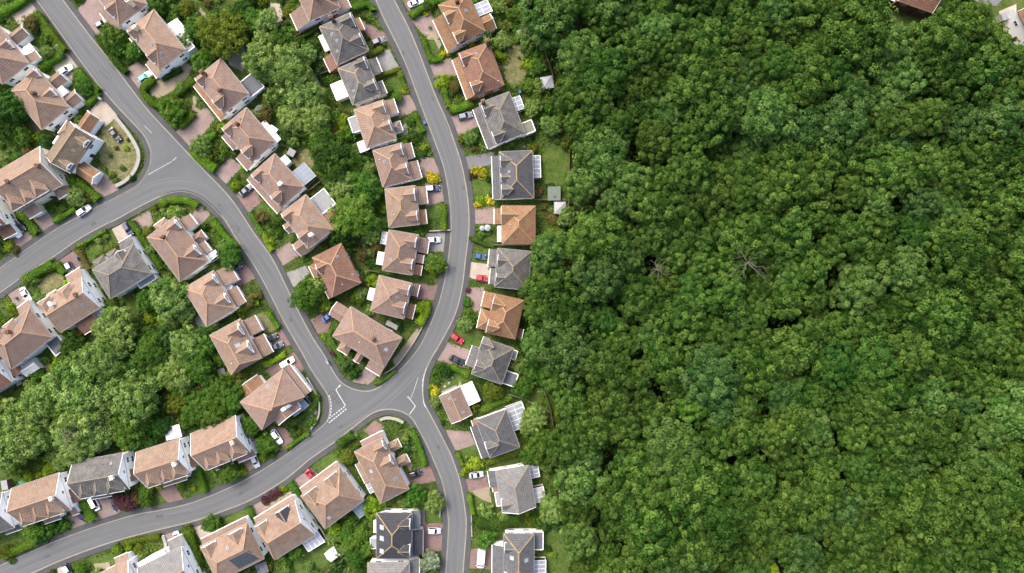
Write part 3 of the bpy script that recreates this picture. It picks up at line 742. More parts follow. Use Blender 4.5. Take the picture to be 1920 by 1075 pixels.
            for i in range(n+1):
                x = x0+.06+(x1-x0-.12)*i/n
                fm.bar((x,-dpt,z0), (x,o,z1), .1, .1); fm.bar((x,-dpt+.05,.6), (x,-dpt+.05,z0), .09, .09)
            fm.bar((x0,-dpt-.03,z0-.05), (x1,-dpt-.03,z0-.05), .2, .16); fm.bar((x0,o-.1,z1+.02), (x1,o-.1,z1+.02), .22, .14)
            zmid = (z0+z1)/2; fm.bar((x0,(-dpt+o)/2,zmid), (x1,(-dpt+o)/2,zmid), .08, .08)
            cn = fm.build('conservatory', fmat, root)
            pm = {'glass':'pane', 'blue':'paneb', 'white':'panew', 'grey':'paneg'}[style]
            for i in range(n):
                xa = x0+.06+(x1-x0-.12)*i/n+.06; xb = x0+.06+(x1-x0-.12)*(i+1)/n-.06
                for (ya, yb) in ((-dpt, (-dpt+o)/2-.05), ((-dpt+o)/2+.05, o-.1)):
                    za = z0+(z1-z0)*(ya+dpt)/(dpt+o); zb = z0+(z1-z0)*(yb+dpt)/(dpt+o)
                    p1 = MB(T); p1.poly([(xa,ya,za+.02), (xb,ya,za+.02), (xb,yb,zb+.02), (xa,yb,zb+.02)]); p1.poly([(xa,ya,za-.01), (xb,ya,za-.01), (xb,yb,zb-.01), (xa,yb,zb-.01)])
                    p1.build('pane', MT[pm], cn)
            for i in range(n):
                xa = x0+.06+(x1-x0-.12)*i/n+.06; xb = x0+.06+(x1-x0-.12)*(i+1)/n-.06
                p1 = MB(T); p1.box(xa, xb, -dpt+.04, -dpt+.06, .6, z0-.1); p1.build('pane', MT['glass'], cn)
        elif t == 's':
            _, s, a, vv = e[:4]; sz = e[4] if len(e) > 4 else .8; Ls, T, ts, face = side(s); ts = ts or tn
            x = (ux(s,a)-.5)*Ls; dep = hd if s in 'fb' else (i0 or hd); y = vv*dep; dy = sz*.62*math.cos(math.atan(ts)); z = ze+y*ts
            def ring(ax, ay, h): return [(x+sx*ax, y+sy*ay, z+sy*ay*ts+h) for sx, sy in ((-1,-1), (1,-1), (1,1), (-1,1))]
            m1 = MB(T); t0 = ring(sz/2, dy, .17); b0 = ring(sz/2, dy, -.05)
            m1.poly(t0)
            for i in range(4): m1.poly([b0[i], b0[(i+1)%4], t0[(i+1)%4], t0[i]])
            sk = m1.build('skylight', MT['metal'], root)
            m1 = MB(T); m1.poly(ring(sz/2-.1, dy-.1, .19)); m1.build('pane', MT['paneb' if sz < 1 else 'panew'], sk)
        elif t == 'ch':
            a, vv = e[1:3]; a = 1-a if flip else a; x = (a-.5)*L; y = (vv-.5)*D
            zz = ze+min(hd-abs(y), (x+hl) if i0 else 99, (hl-x) if i1 else 99)*tn
            m1 = MB(); m1.box(x-.35, x+.35, y-.5, y+.5, zz-.6, zr+.7); m1.box(x-.42, x+.42, y-.57, y+.57, zr+.7, zr+.85)
            cm = m1.build('chimney', MT[e[3]] if len(e) > 3 else MT['brick'], root)
            for q in (-.25, .25):
                m1 = MB(); m1.tube((x,y+q,zr+.85), (x,y+q,zr+1.25), .16, .12, 8); m1.build('chimney_pot', MT['pot'], cm)
        elif t == 'sp':
            _, s, a0, a1, v0, v1 = e; Ls, T, ts, face = side(s); ts = ts or tn
            nx, ny = 3, 2
            for i in range(nx):
                for j in range(ny):
                    xa = (ux(s,a0+(a1-a0)*i/nx)-.5)*Ls; xb = (ux(s,a0+(a1-a0)*(i+1)/nx)-.5)*Ls; xa, xb = min(xa,xb)+.04, max(xa,xb)-.04
                    ya = (v0+(v1-v0)*j/ny)*hd+.04; yb = (v0+(v1-v0)*(j+1)/ny)*hd-.04
                    m1 = MB(T); up = .15
                    q0 = [(xa,ya,ze+ya*ts+up), (xb,ya,ze+ya*ts+up), (xb,yb,ze+yb*ts+up), (xa,yb,ze+yb*ts+up)]; m1.poly(q0)
                    q1 = [(p[0],p[1],p[2]-.08) for p in q0]
                    for kk in range(4): m1.poly([q1[kk], q1[(kk+1)%4], q0[(kk+1)%4], q0[kk]])
                    m1.build('solar_panel', MT['solar'], root)
        elif t == 'post':   # aerial / vent pipe
            _, s, a, vv = e; Ls, T, ts, face = side(s); x = (ux(s,a)-.5)*Ls; y = vv*hd; z = ze+y*(ts or tn)
            m1 = MB(T); m1.tube((x,y,z-.2), (x,y,z+.45), .07, .07, 6); m1.tube((x,y,z+.45), (x,y,z+.5), .12, .1, 6); m1.build('vent_pipe', MT['upvc'], root)
    # windows and door in the main walls
    if windows:
        for s in 'fblr':
            Ls, T, ts, face = side(s); o = .1 if ts is None else .38
            nrm = Vector(T(0, -1, 0)[:2])-Vector(T(0, 0, 0)[:2]); nw = u2*nrm.x+H['v']*nrm.y
            seen = nw.dot(-ctr)/(ctr.length+1e-6) > .15
            for fx in ((-.27, .27) if seen or s == 'f' else (.2,)):
                window(root, T, fx*Ls, o-.02, 3.75, 1.5, 1.1, face)
                if s in 'lr' or s == 'b': window(root, T, fx*Ls*.9, o-.02, 1.45, 1.6, 1.2, face)
            if ts is None: window(root, T, 0, o-.02, ze+1.1, .8, .8, face)
        o = .38; Ls, T, ts, face = side('f'); obj('front_door', DOOR, root, loc=T(.06*Ls, o-.01, .05), rz=face)
    return H
def std(*more, d=((.2, 2.6), (.8, 2.6)), lean=None, mat=None):
    ex = [('d','f',u,w) for u, w in d]
    if lean: ex.append(('w','f',lean[0],lean[1],lean[2],'lean',mat))
    return ex+list(more)
house('tan house with the open white balcony', 'tan tiled house with an open white balcony between two front wings, behind a clipped hedge', [(-8,50),(62,118),(7,151),(-63,83)], 'pink',
      ex=[('w','f',.2,.45,3.9,'gable'),('w','f',.58,.74,2.6,'flat','white'),('w','f',.76,.94,2.4,'lean'),('d','f',.52,2.4),('s','l',.5,.5),('ch',.3,.45)])
house('house with two gabled wings by the white car', 'tan hipped house with two gabled front wings beside the drive with the white car', [(67,133),(137,201),(77,239),(17,172)], 'tan',
      ex=[('w','f',.18,.46,3.4,'gable'),('w','f',.68,.95,3.2,'gable'),('d','f',.10,2.2),('d','f',.60,2.2),('w','f',.48,.66,1.5,'flat','panel',3.2),('post','f',.55,.7),('ch',.5,.4)])
house('mossy brown house inside the walled bend', 'mossy brown gabled house with white end walls inside the curved wall at the bend', [(133,324),(176,262),(131,224),(88,296)], 'olive', hips=(0,0),
      ex=[('w','r',.42,.92,4.6,'gable','orange'),('w','f',.02,.36,4.9,'gable','orange'),('d','f',.14,2.0,.7),('d','f',.80,2.2,.5),('w','b',.60,.98,.8,'hip',None,5.0),('w','b',.3,.52,2.2,'flat','panel'),('s','f',.5,.5,.6)])
house('tan gabled house with three tent dormers by the white van', 'tan gabled house with cream end wall and three pointed dormers near the roadside white car', [(38,384),(122,352),(77,281),(-20,325)], 'tan', 'cream', (0,0),
      ex=[('hd','f',.10,3.2),('hd','f',.36,2.4),('hd','f',.62,3.2),('w','f',.70,.98,1.6,'hip'),('w','f',.02,.30,2.2,'lean'),('s','b',.55,.45),('s','b',.1,.3),('ch',.92,.46),('ch',.30,.5)])
house('brown house at the photo edge with two cars', 'brown tiled house with tall white gable and a white and a black car before it', [(-62,452),(18,424),(-22,358),(-102,392)], 'red', hips=(0,0),
      ex=[('w','f',.66,.99,2.2,'lean'),('d','f',.8,2.6)])
house('lichened grey house with twin turret bays', 'lichen streaked grey hipped house with two turret bays and a white garage edge', [(171,504),(249,462),(289,514),(206,557)], 'grey',
      ex=[('w','f',.02,.30,2.2,'hip',None,3.6,'gutterd'),('w','f',.34,.58,2.0,'hip',None,3.6,'gutterd'),('w','f',.66,.98,3.2,'lean',None,2.7),('d','f',.70,2.4),('w','b',.55,.95,1.2,'flat','feltl')])
house('large tan house by the round corner hedge', 'large tan hipped house with white front windows beside the curved corner hedge', [(328,407),(393,489),(338,526),(274,446)], 'pink',
      ex=[('w','f',.06,.30,2.6,'lean'),('w','f',.42,.60,2.4,'hip'),('w','f',.62,.84,1.4,'lean'),('d','f',.16,2.6),('d','f',.74,3.0),('w','l',.35,.75,2.2,'hip'),('s','b',.45,.6),('c','f',.86,.98,2.2,'white'),('ch',.25,.5)])
house('tan house with a white garage edge by the navy car', 'tan hipped house with bright white fascia beside the parked navy car', [(398,510),(447,578),(386,612),(345,540)], 'tan',
      ex=[('w','f',.02,.42,3.6,'lean'),('w','f',.52,.95,2.2,'lean'),('d','f',.2,2.6),('d','f',.70,2.8),('s','b',.45,.35),('s','b',.8,.45,.6),('w','f',.42,.5,1.2,'flat','panel')])
house('tan house with white glazed dormers by two dark cars', 'tan house with big white framed dormers and two dark cars side by side', [(448,600),(494,671),(432,702),(394,628)], 'tan', hips=(1,.25),
      ex=[('d','f',.22,3.2,.9),('d','f',.66,3.4,.9),('w','f',.05,.44,2.9,'lean'),('w','f',.52,.99,2.6,'lean'),('s','f',.52,.66,1.2),('s','f',.30,.2,.9),('post','b',.8,.5)])
house('house with two crossing roof ridges at the crossroads', 'tan house with crossing ridges and white front fascia at the crossroads corner', [(531,692),(573,746),(491,803),(449,755)], 'pink', hips=(1,.4),
      ex=[('w','f',.02,.98,1.6,'lean',None,3.8),('w','r',.20,.72,1.6,'gable',None,4.6),('w','l',.50,.95,3.2,'gable','orange'),('s','l',.4,.4,.9),('c','r',.1,.45,2.4,'blue'),('ch',.95,.3,'white'),('w','b',.55,.95,1.8,'hip')])
house('reddish hipped house below the double drive', 'plain reddish brown hipped house beside a gravel drive with grass strip', [(586,483),(622,558),(678,530),(639,457)], 'red', 'brick',
      ex=[('w','f',.10,.48,2.4,'hip'),('w','f',.78,.98,1.4,'lean'),('d','f',.30,2.6),('s','b',.25,.5,.7),('s','b',.75,.2,.5),('post','r',.5,.4)])
house('tan house with rear tiled lean-to and grey flat roof', 'tan hipped house with a tiled rear wing and a pale grey flat roof', [(527,401),(577,467),(625,431),(573,365)], 'tan',
      ex=[('w','f',.18,.42,1.8,'gable'),('w','f',.66,1.0,3.0,'gable'),('d','f',.16,2.6),('d','f',.74,2.8),('w','b',.60,.98,4.2,'lean','orange'),('w','b',.08,.52,4.6,'flat','feltl'),('s','b',.6,.6,.7),('ch',.85,.42,'white'),('s','f',.5,.5,.7)])
house('tan house with the blue grey conservatory', 'tan hipped house with white front fascia and a three bay blue grey conservatory', [(470,327),(527,391),(570,350),(516,289)], 'pink',
      ex=[('w','f',-.06,1.0,2.0,'lean'),('d','f',.16,2.6),('d','f',.80,2.8),('c','b',.50,.92,4.0,'blue'),('s','b',.25,.6,.8),('s','f',.45,.55,.6),('ch',.68,.56,'white'),('w','b',.1,.3,1.5,'flat','panel')])
house('pinkish house by the dark gazebo', 'pinkish hipped house standing beside the dark six sided gazebo', [(416,241),(472,306),(516,266),(463,201)], 'pink',
      ex=[('w','f',.05,.45,1.8,'lean'),('w','f',.62,1.0,2.6,'lean'),('d','f',.16,2.6),('d','f',.80,2.8),('s','f',.5,.45,.8),('s','b',.15,.7,.6),('w','b',.4,.95,1.2,'flat','panel'),('ch',.25,.5)])
house('pinkish house with the dark flat extension', 'pinkish hipped house with a dark flat rear extension and white rooflights', [(366,148),(419,216),(465,176),(415,109)], 'pink',
      ex=[('w','f',.0,1.0,1.9,'lean','orange'),('d','f',.16,2.6),('d','f',.78,3.0),('w','b',.58,1.0,4.2,'flat','felt'),('ch',.12,.35),('ch',.66,.42),('s','f',.3,.35,.7)])
house('tan house with the white rear conservatory', 'tan hipped house with a white glazed rear conservatory and a teal windscreened car', [(239,58),(299,133),(350,94),(288,19)], 'tan',
      ex=[('w','f',.02,.36,1.3,'lean'),('w','f',.62,.98,2.2,'lean'),('d','f',.16,3.0),('d','f',.74,3.0),('c','b',.28,.72,3.0,'white'),('s','f',.6,.72,.9),('s','r',.4,.5,.6),('ch',.2,.3,'cream'),('w','b',.76,.96,2.0,'flat','feltl')])
house('pinkish house cut by the top edge', 'pinkish brown hipped house with white end wall at the very top near the diagonal road', [(164,-28),(224,48),(278,8),(217,-67)], 'pink',
      ex=[('w','f',.45,.98,2.6,'lean'),('d','f',.72,3.2),('ch',.9,.7,'cream')])
house('house with the brown cube extension at the top', 'tan house with square tiled side extension at the top of the right hand road', [(635,14),(605,-66),(545,-38),(581,42)], 'pink', 
      ex=[('w','b',.02,.42,4.2,'lean'),('w','f',.0,.45,2.4,'lean'),('d','f',.3,2.6),('ch',.3,.5)])
house('grey house with the brick rear block', 'weathered grey house with a brick rear block and white skylights beside the top road', [(653,28),(698,94),(631,120),(599,49)], 'grey', 'brick',
      ex=[('d','f',.22,3.2,.6),('d','f',.72,2.8,.6),('w','f',.1,.42,1.2,'lean','orange'),('w','b',.62,1.0,2.8,'lean','red'),('w','b',.10,.5,1.6,'flat','panel'),('s','b',.35,.5,.8),('s','b',.55,.62,.7),('s','b',.75,.35,.7),('ch',.05,.55)])
house('mossy grey house with the white flat box', 'mossy grey hipped house with a plain white flat roofed box at its back', [(684,108),(715,176),(661,197),(634,129)], 'grey', 'cream', ridge='ridge',
      ex=[('w','f',.02,.42,2.4,'lean','grey'),('d','f',.16,2.8,.7),('d','f',.76,2.6),('w','f',.62,.98,1.4,'lean','grey'),('w','b',.22,.66,3.9,'flat','panel'),('s','b',.72,.45,.7),('s','b',.85,.3,.6)])
house('pinkish house with the round white porch', 'pinkish hipped house with rounded white porch and two pale rear roofs', [(717,187),(745,260),(686,277),(665,207)], 'tan',
      ex=[('w','f',-.02,.36,2.4,'lean'),('w','f',.55,.82,2.0,'hip','lightg'),('d','f',.2,2.6),('d','f',.68,2.6),('w','b',.08,.48,2.6,'flat','feltl'),('c','b',.72,1.0,2.4,'white'),('post','f',.5,.4)])
house('pinkish house above the white topped car', 'pinkish hipped house with two front garages, just above the black and white car', [(752,268),(774,338),(718,350),(699,283)], 'pink',
      ex=[('w','f',.0,.40,2.0,'lean'),('w','f',.50,.98,2.4,'lean'),('d','f',.2,2.6),('d','f',.70,2.6),('s','b',.4,.6,.8),('post','b',.3,.3)])
house('amber house behind the white topped car', 'amber hipped house directly behind the black and white car with small bow window', [(778,349),(788,421),(729,427),(722,354)], 'tan', 'white', ridge='ridge',
      ex=[('w','f',.0,.46,2.4,'lean','tan'),('w','f',.60,.98,1.6,'lean','orange'),('d','f',.24,3.0),('d','f',.78,2.4),('post','b',.7,.5)])
house('pinkish house with two white rear panels', 'pinkish hipped house with two white glazed rear roofs and a silver car outside', [(784,441),(774,517),(717,506),(729,431)], 'pink', ridge='ridge',
      ex=[('w','f',.04,.42,2.6,'lean'),('w','f',.46,.68,1.8,'lean'),('w','f',.72,.98,1.8,'lean','orange'),('d','f',.2,2.6),('d','f',.74,2.6),('c','b',.05,.36,2.2,'white'),('c','b',.56,.88,2.4,'white'),('s','b',.72,.5,.8)])
house('pinkish house beside the lime hedge', 'pinkish hipped house beside the rounded lime yellow hedge, pale glass lean-to behind', [(773,532),(757,598),(695,583),(711,516)], 'pink', ridge='ridge',
      ex=[('w','f',.0,.34,1.6,'lean'),('w','f',.56,.98,1.8,'lean','orange'),('d','f',.2,2.6),('d','f',.70,2.8),('c','b',.4,.74,2.2,'white'),('s','f',.45,.6,.6)])
house('long tan house in the fork of the roads', 'long tan house with several small wings in the fork between two roads', [(626,628),(718,692),(755,632),(656,577)], 'pink', 'brick',
      ex=[('w','f',.16,.36,2.4,'hip',None,4.2),('w','f',.48,.60,2.8,'gable',None,3.4),('w','f',.72,1.0,3.0,'lean'),('w','l',.42,.88,4.2,'gable'),('s','r',.5,.4,1.0),('ch',.62,.6),('post','f',.45,.6)], pitch=34)
house('amber house with the glass corner at the top', 'amber tiled house with blue white glass conservatory and a gabled rear wing', [(820,10),(857,82),(912,59),(875,-14)], 'orange', 'white', ridge='ridget',
      ex=[('w','f',.18,1.0,2.8,'lean'),('d','f',.38,2.8),('d','f',.88,2.8),('w','b',.60,.98,3.2,'gable'),('c','b',.26,.56,4.4,'glass'),('s','b',.45,.6,.9),('ch',.2,.55)])
house('reddish orange house by the yellow bushes', 'reddish orange hipped house with a long front lean-to beside bright yellow bushes', [(861,100),(886,183),(945,158),(916,79)], 'red', 'brick', ridge='ridge',
      ex=[('w','f',.04,.98,1.9,'lean','orange',3.4),('d','f',.2,2.8),('d','f',.84,2.8),('s','l',.5,.5,.6),('post','b',.9,.3),('ch',.06,.95)])
house('speckled grey house with the glass lean-to', 'white speckled grey hipped house with glass lean-to and mossy rear roof', [(897,195),(929,270),(984,251),(955,172)], 'grey',
      ex=[('w','f',.04,1.0,2.0,'lean',None,3.4),('d','f',.22,2.8),('d','f',.86,3.0),('c','b',.10,.42,2.6,'glass'),('w','b',.72,1.0,3.2,'flat','olive'),('ch',.06,.12)])
house('grey house with the tall white glazed side', 'grey hipped house with a tall white framed glazed extension, tarmac drive in front', [(935,285),(940,373),(1001,372),(998,283)], 'slate', ridge='ridge',
      ex=[('w','f',.06,.98,2.0,'lean',None,3.4),('d','f',.22,2.6),('d','f',.56,1.8),('d','f',.82,2.6),('c','b',.06,.54,2.2,'glass'),('s','f',.45,.55,.7)])
house('bright orange house with the green roofed bay', 'bright orange hipped house with white bay at front, pale gazebo behind', [(941,386),(941,458),(1003,458),(1004,386)], 'orange', 'white', ridge='ridge',
      ex=[('w','f',.05,.46,2.0,'lean'),('d','f',.25,4.2,.1),('c','f',.50,.92,1.2,'white'),('post','f',.5,.5)])
house('grey house behind the red hatchback', 'grey hipped house with low front garage behind the parked red hatchback', [(935,466),(925,539),(990,543),(996,472)], 'grey',
      ex=[('w','f',.02,.48,2.2,'lean'),('w','f',.52,.94,1.4,'lean'),('d','f',.3,2.6),('d','f',.74,1.8)])
house('orange red house at the wood edge', 'orange red hipped house with round bay pressed against the woodland edge', [(926,549),(910,623),(967,637),(981,564)], 'orange', 'brick', ridge='ridget',
      ex=[('w','f',.0,.40,2.6,'lean'),('w','f',.46,.96,2.4,'hip'),('d','f',.24,3.0),('d','f',.80,2.8),('w','b',.72,.98,1.6,'lean','red')])
house('grey house with the solar flat roof', 'grey hipped house with a white edged dark flat roof, black car outside', [(906,634),(885,701),(940,721),(964,654)], 'grey', 'greyw',
      ex=[('w','f',.30,.86,2.2,'lean'),('d','f',.12,3.2,.1),('d','f',.72,2.4),('w','b',.64,1.0,3.6,'flat','felt'),('w','b',.05,.3,1.4,'flat','feltl')])
house('small orange gabled building with a white roof', 'small orange gabled outbuilding joined to a plain white flat roof', [(823,742),(847,795),(885,777),(862,726)], 'pink', 'white', (0,0), ze=3.4, pitch=28, ridge='ridge', windows=False,
      ex=[('w','b',.02,.70,3.6,'flat','panel',3.0),('s','f',.2,.8,.7),('s','b',.8,.6,.6),('s','b',.3,.8,.6)])
house('grey house with the wide grey glass roof', 'grey house with white end wall and a wide pale grey glazed roof', [(893,788),(918,860),(974,838),(949,768)], 'slate', 'white', (.9,1), ridge='ridgeg',
      ex=[('w','f',.14,1.0,2.2,'lean'),('d','f',.72,3.0),('c','b',.0,.62,4.6,'grey'),('w','f',.0,.14,1.4,'lean','orange')])
house('grey gabled house with two glass extensions', 'grey ribbed house with two white framed glass extensions behind', [(930,884),(941,961),(1005,951),(991,872)], 'lightg', 'white', (1,0), ridge='ridgeg',
      ex=[('w','f',.02,.42,2.2,'lean','slate',2.9),('w','f',.42,.55,1.6,'lean','orange'),('w','f',.56,.90,1.4,'flat','feltl'),('d','f',.78,2.6),('c','b',.0,.38,2.4,'glass'),('c','b',.62,.98,2.9,'white')])
house('grey house behind the white camper', 'grey hipped house with white end wall behind the parked white camper', [(944,1000),(944,1092),(1001,1092),(1001,1002)], 'slate', 'white', ridge='ridge',
      ex=[('w','f',.28,.95,3.0,'lean',None,3.4),('d','f',.26,2.4),('d','f',.88,2.6),('w','b',.02,.40,2.6,'flat','felt'),('c','b',.62,.98,3.4,'glass'),('s','b',.5,.5,1.1),('s','f',.45,.55,1.1)])
house('dark slate house with three white skylights', 'dark slate hipped house with three square white skylights in a row', [(773,962),(771,1047),(706,1048),(706,962)], 'dark', 'white', ridge='ridge',
      ex=[('w','f',.02,.40,1.9,'flat','felt',3.0,'felt'),('w','f',.42,.98,2.6,'lean','dark',2.7,'feltl'),('d','f',.22,2.6),('d','f',.78,2.6),('s','b',.28,.35,1.3),('s','b',.52,.35,1.3),('s','b',.80,.35,1.3),('w','b',.62,.86,2.2,'flat','feltl'),('w','b',.22,.5,1.2,'flat','panel')])
house('pale grey house cut by the bottom edge', 'pale grey slate house with white parapet cut by the bottom edge, beside white blossom', [(768,1055),(768,1135),(692,1135),(688,1055)], 'lightg', 'white', ridge='ridgeg', ex=[('w','f',.0,.5,2.2,'lean')])
house('tan house inside the southern corner hedge', 'long tan hipped house with two tiled porches inside the curved hedge', [(717,820),(768,918),(714,943),(664,848)], 'tan',
      ex=[('w','f',.16,.32,2.6,'hip'),('w','f',.46,.62,2.8,'hip'),('d','f',.12,2.4),('d','f',.40,2.6),('w','b',.22,.60,2.0,'lean'),('c','b',.62,.80,2.2,'glass'),('s','b',.42,.5,1.0),('s','b',.55,.3,.6),('s','f',.72,.4,.8),('w','l',.0,.75,1.4,'lean','pink',3.6)])
house('tan house behind the red saloon', 'tan hipped house with white edged front behind the bright red car', [(568,931),(636,872),(679,938),(609,995)], 'tan', hips=(1,.55),
      ex=[('w','f',.02,.98,1.5,'lean',None,3.6),('d','f',.24,3.6),('d','f',.76,3.6),('c','b',.62,.98,3.6,'blue'),('s','b',.25,.35,1.0)])
house('tan house with the dark slate dormer', 'tan house with one dark slate dormer and large white glazed conservatory', [(478,983),(551,942),(594,1000),(513,1052)], 'tan', hips=(.5,0),
      ex=[('w','f',.02,.98,1.4,'lean',None,3.8),('d','f',.18,3.0),('d','f',.70,3.6,.3,'dark'),('c','b',.58,1.0,3.4,'white')])
house('tan house with dark solar panels', 'tan house with dark solar panels on its lower slope and white front edge', [(375,1023),(463,983),(496,1046),(408,1092)], 'tan', hips=(.8,.4),
      ex=[('w','f',.02,.98,1.4,'lean',None,3.8),('d','f',.2,3.4),('d','f',.76,3.4),('sp','b',.50,.92,.12,.82),('s','f',.55,.6,.7)])
house('grey tan house at the bottom by the white wall', 'greyish tan house with stepped white front wall at the bottom edge', [(256,1064),(340,1028),(376,1092),(292,1132)], 'lightg', hips=(0,0), ridge='ridget',
      ex=[('w','f',.02,.62,1.2,'flat','panel',4.6),('w','f',.68,1.0,2.6,'lean')])
house('tiled roof peeping over the bottom edge', 'corner of a tan tiled roof peeping over the bottom edge beside the path', [(176,1078),(240,1052),(270,1112),(206,1140)], 'tan', hips=(0,0), ex=[('w','f',.5,.9,1.5,'lean')])
house('white gabled house at the left edge', 'white gabled house with dark grey roof cut by the picture border', [(-56,1016),(30,990),(4,926),(-84,950)], 'grey', hips=(0,0), ex=[('w','f',.62,.98,1.2,'lean')])
house('tan gabled house near the two dark hedges', 'tan gabled house with white gable end, teal sheet and scrap at its back', [(43,983),(138,957),(109,887),(23,916)], 'tan', hips=(0,0), pitch=38,
      ex=[('hd','f',.18,3.2),('hd','f',.46,3.4),('hd','f',.74,3.6),('w','f',.26,.62,1.6,'lean'),('w','f',.84,.99,1.8,'lean'),('ch',.92,.47,'white'),('w','r',.12,.5,2.6,'lean','red')])
house('dark grey gabled house with three tent dormers', 'dark grey gabled house with three pointed dormers, white van and black car in front', [(150,931),(243,919),(232,848),(135,868)], 'grey', hips=(0,0), pitch=38,
      ex=[('hd','f',.22,3.4),('hd','f',.50,3.4),('hd','f',.78,4.0),('w','f',.12,.52,1.4,'lean'),('ch',.88,.46,'white'),('w','r',.15,.5,2.0,'lean','orange'),('s','b',.8,.4,.6)])
house('tan gabled house next to the white greenhouse shed', 'tan gabled house below the white ribbed shed, wide white gable end', [(276,917),(358,885),(337,824),(256,846)], 'tan', hips=(0,0), pitch=38,
      ex=[('hd','f',.22,3.2),('hd','f',.54,2.6),('hd','f',.82,3.4),('w','f',.22,.78,1.4,'lean'),('ch',.90,.42,'white'),('w','r',.12,.5,2.0,'lean','red')])
house('tan gabled house nearest the crossroads on the lower road', 'tan gabled house with white gable, a small silver car tucked beside it', [(385,880),(473,848),(440,782),(357,812)], 'tan', hips=(0,0), pitch=38,
      ex=[('hd','f',.2,2.6),('hd','f',.46,2.8),('hd','f',.80,3.6),('w','f',.1,.5,1.2,'lean'),('w','f',.6,1.0,1.6,'lean'),('ch',.88,.42,'cream')])
house('tan house with the white gable and square garden hedge', 'tan house with white gable end, half enclosed by a square clipped hedge', [(77,567),(153,522),(190,577),(113,622)], 'tan', hips=(.3,0),
      ex=[('hd','f',.12,3.2),('hd','f',.62,3.4),('w','f',.62,.98,3.4,'lean'),('w','f',.05,.3,1.6,'hip'),('w','b',.30,.72,3.2,'lean','red'),('c','b',.75,.95,2.4,'grey'),('s','b',.8,.5,.8),('ch',.85,.45),('ch',.32,.3,'white')])
house('pinkish house with the blue flat roof', 'pinkish hipped house with a blue grey flat roof at its back corner', [(-27,637),(57,583),(103,634),(22,687)], 'pink', hips=(1,.75),
      ex=[('hd','f',.55,3.2),('hd','f',.24,3.0),('w','f',.70,.99,3.0,'lean'),('w','b',.72,1.0,3.8,'flat','felt'),('ch',.55,.3),('s','f',.8,.4,.9)])
house('white gable with red eaves at the left edge', 'white gable end with red tiled eaves showing at the picture border', [(-92,716),(0,680),(28,718),(-60,760)], 'red', hips=(0,0), ex=[('w','r',.3,.8,2.2,'lean','red')])
house('brown house behind the woodland', 'lone brown tiled house with slate clad wall beyond the top of the wood', [(1686,2),(1748,26),(1772,-44),(1706,-70)], 'red', 'brick', hips=(0,0), ex=[('w','l',.1,.5,2.2,'flat','panel')])
house('white house in the far corner of the wood', 'white rendered house with red gutter line in the corner beyond the wood', [(1908,22),(1942,92),(2030,50),(1996,-20)], 'red', 'white', hips=(0,0), ze=6.4, ex=[('ch',.5,.3),])
# ------------------------------------------------------------ foliage builders (numpy)
def leaf_mesh(name, pos, nrm, size, tint, mats, extra=None):
    """one small four sided leaf clump per position; extra = (verts, faces) of solid cores"""
    n = len(pos); rng = np.random.default_rng(n)
    nrm = nrm/np.maximum(1e-6, np.linalg.norm(nrm, axis=1, keepdims=True))
    a = np.cross(nrm, rng.normal(size=(n,3))); a /= np.maximum(1e-6, np.linalg.norm(a, axis=1, keepdims=True)); b = np.cross(nrm, a)
    s = size[:,None]*.5
    w = rng.uniform(.75, 1.25, (n,1))
    fold = nrm*s*.35
    V = np.stack([pos+a*s*1.25*w, pos+b*s*.8+fold, pos-a*s*1.25*w, pos-b*s*.8+fold], 1).reshape(-1,3)
    me = bpy.data.meshes.new(name)
    nv = n*4; ev = np.zeros((0,3)); ef = []
    if extra: ev = np.array(extra[0]).reshape(-1,3); ef = extra[1]
    allv = np.concatenate([V, ev]) if len(ev) else V
    me.vertices.add(len(allv)); me.vertices.foreach_set('co', allv.astype(np.float32).ravel())
    loops = np.arange(nv, dtype=np.int32); tot = np.full(n, 4, np.int32)
    if ef:
        loops = np.concatenate([loops]+[np.array(f, np.int32)+nv for f in ef]); tot = np.concatenate([tot, np.array([len(f) for f in ef], np.int32)])
    start = np.concatenate([[0], np.cumsum(tot)[:-1]]).astype(np.int32)
    me.loops.add(len(loops)); me.loops.foreach_set('vertex_index', loops)
    me.polygons.add(len(tot)); me.polygons.foreach_set('loop_start', start); me.polygons.foreach_set('loop_total', tot)
    t = np.repeat(tint, 4)
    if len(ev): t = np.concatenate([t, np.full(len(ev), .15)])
    at = me.attributes.new('tint', 'FLOAT', 'POINT'); at.data.foreach_set('value', t.astype(np.float32))
    for m in (mats if isinstance(mats, (list, tuple)) else [mats]): me.materials.append(m)
    me.update(calc_edges=True); me.validate(); return me

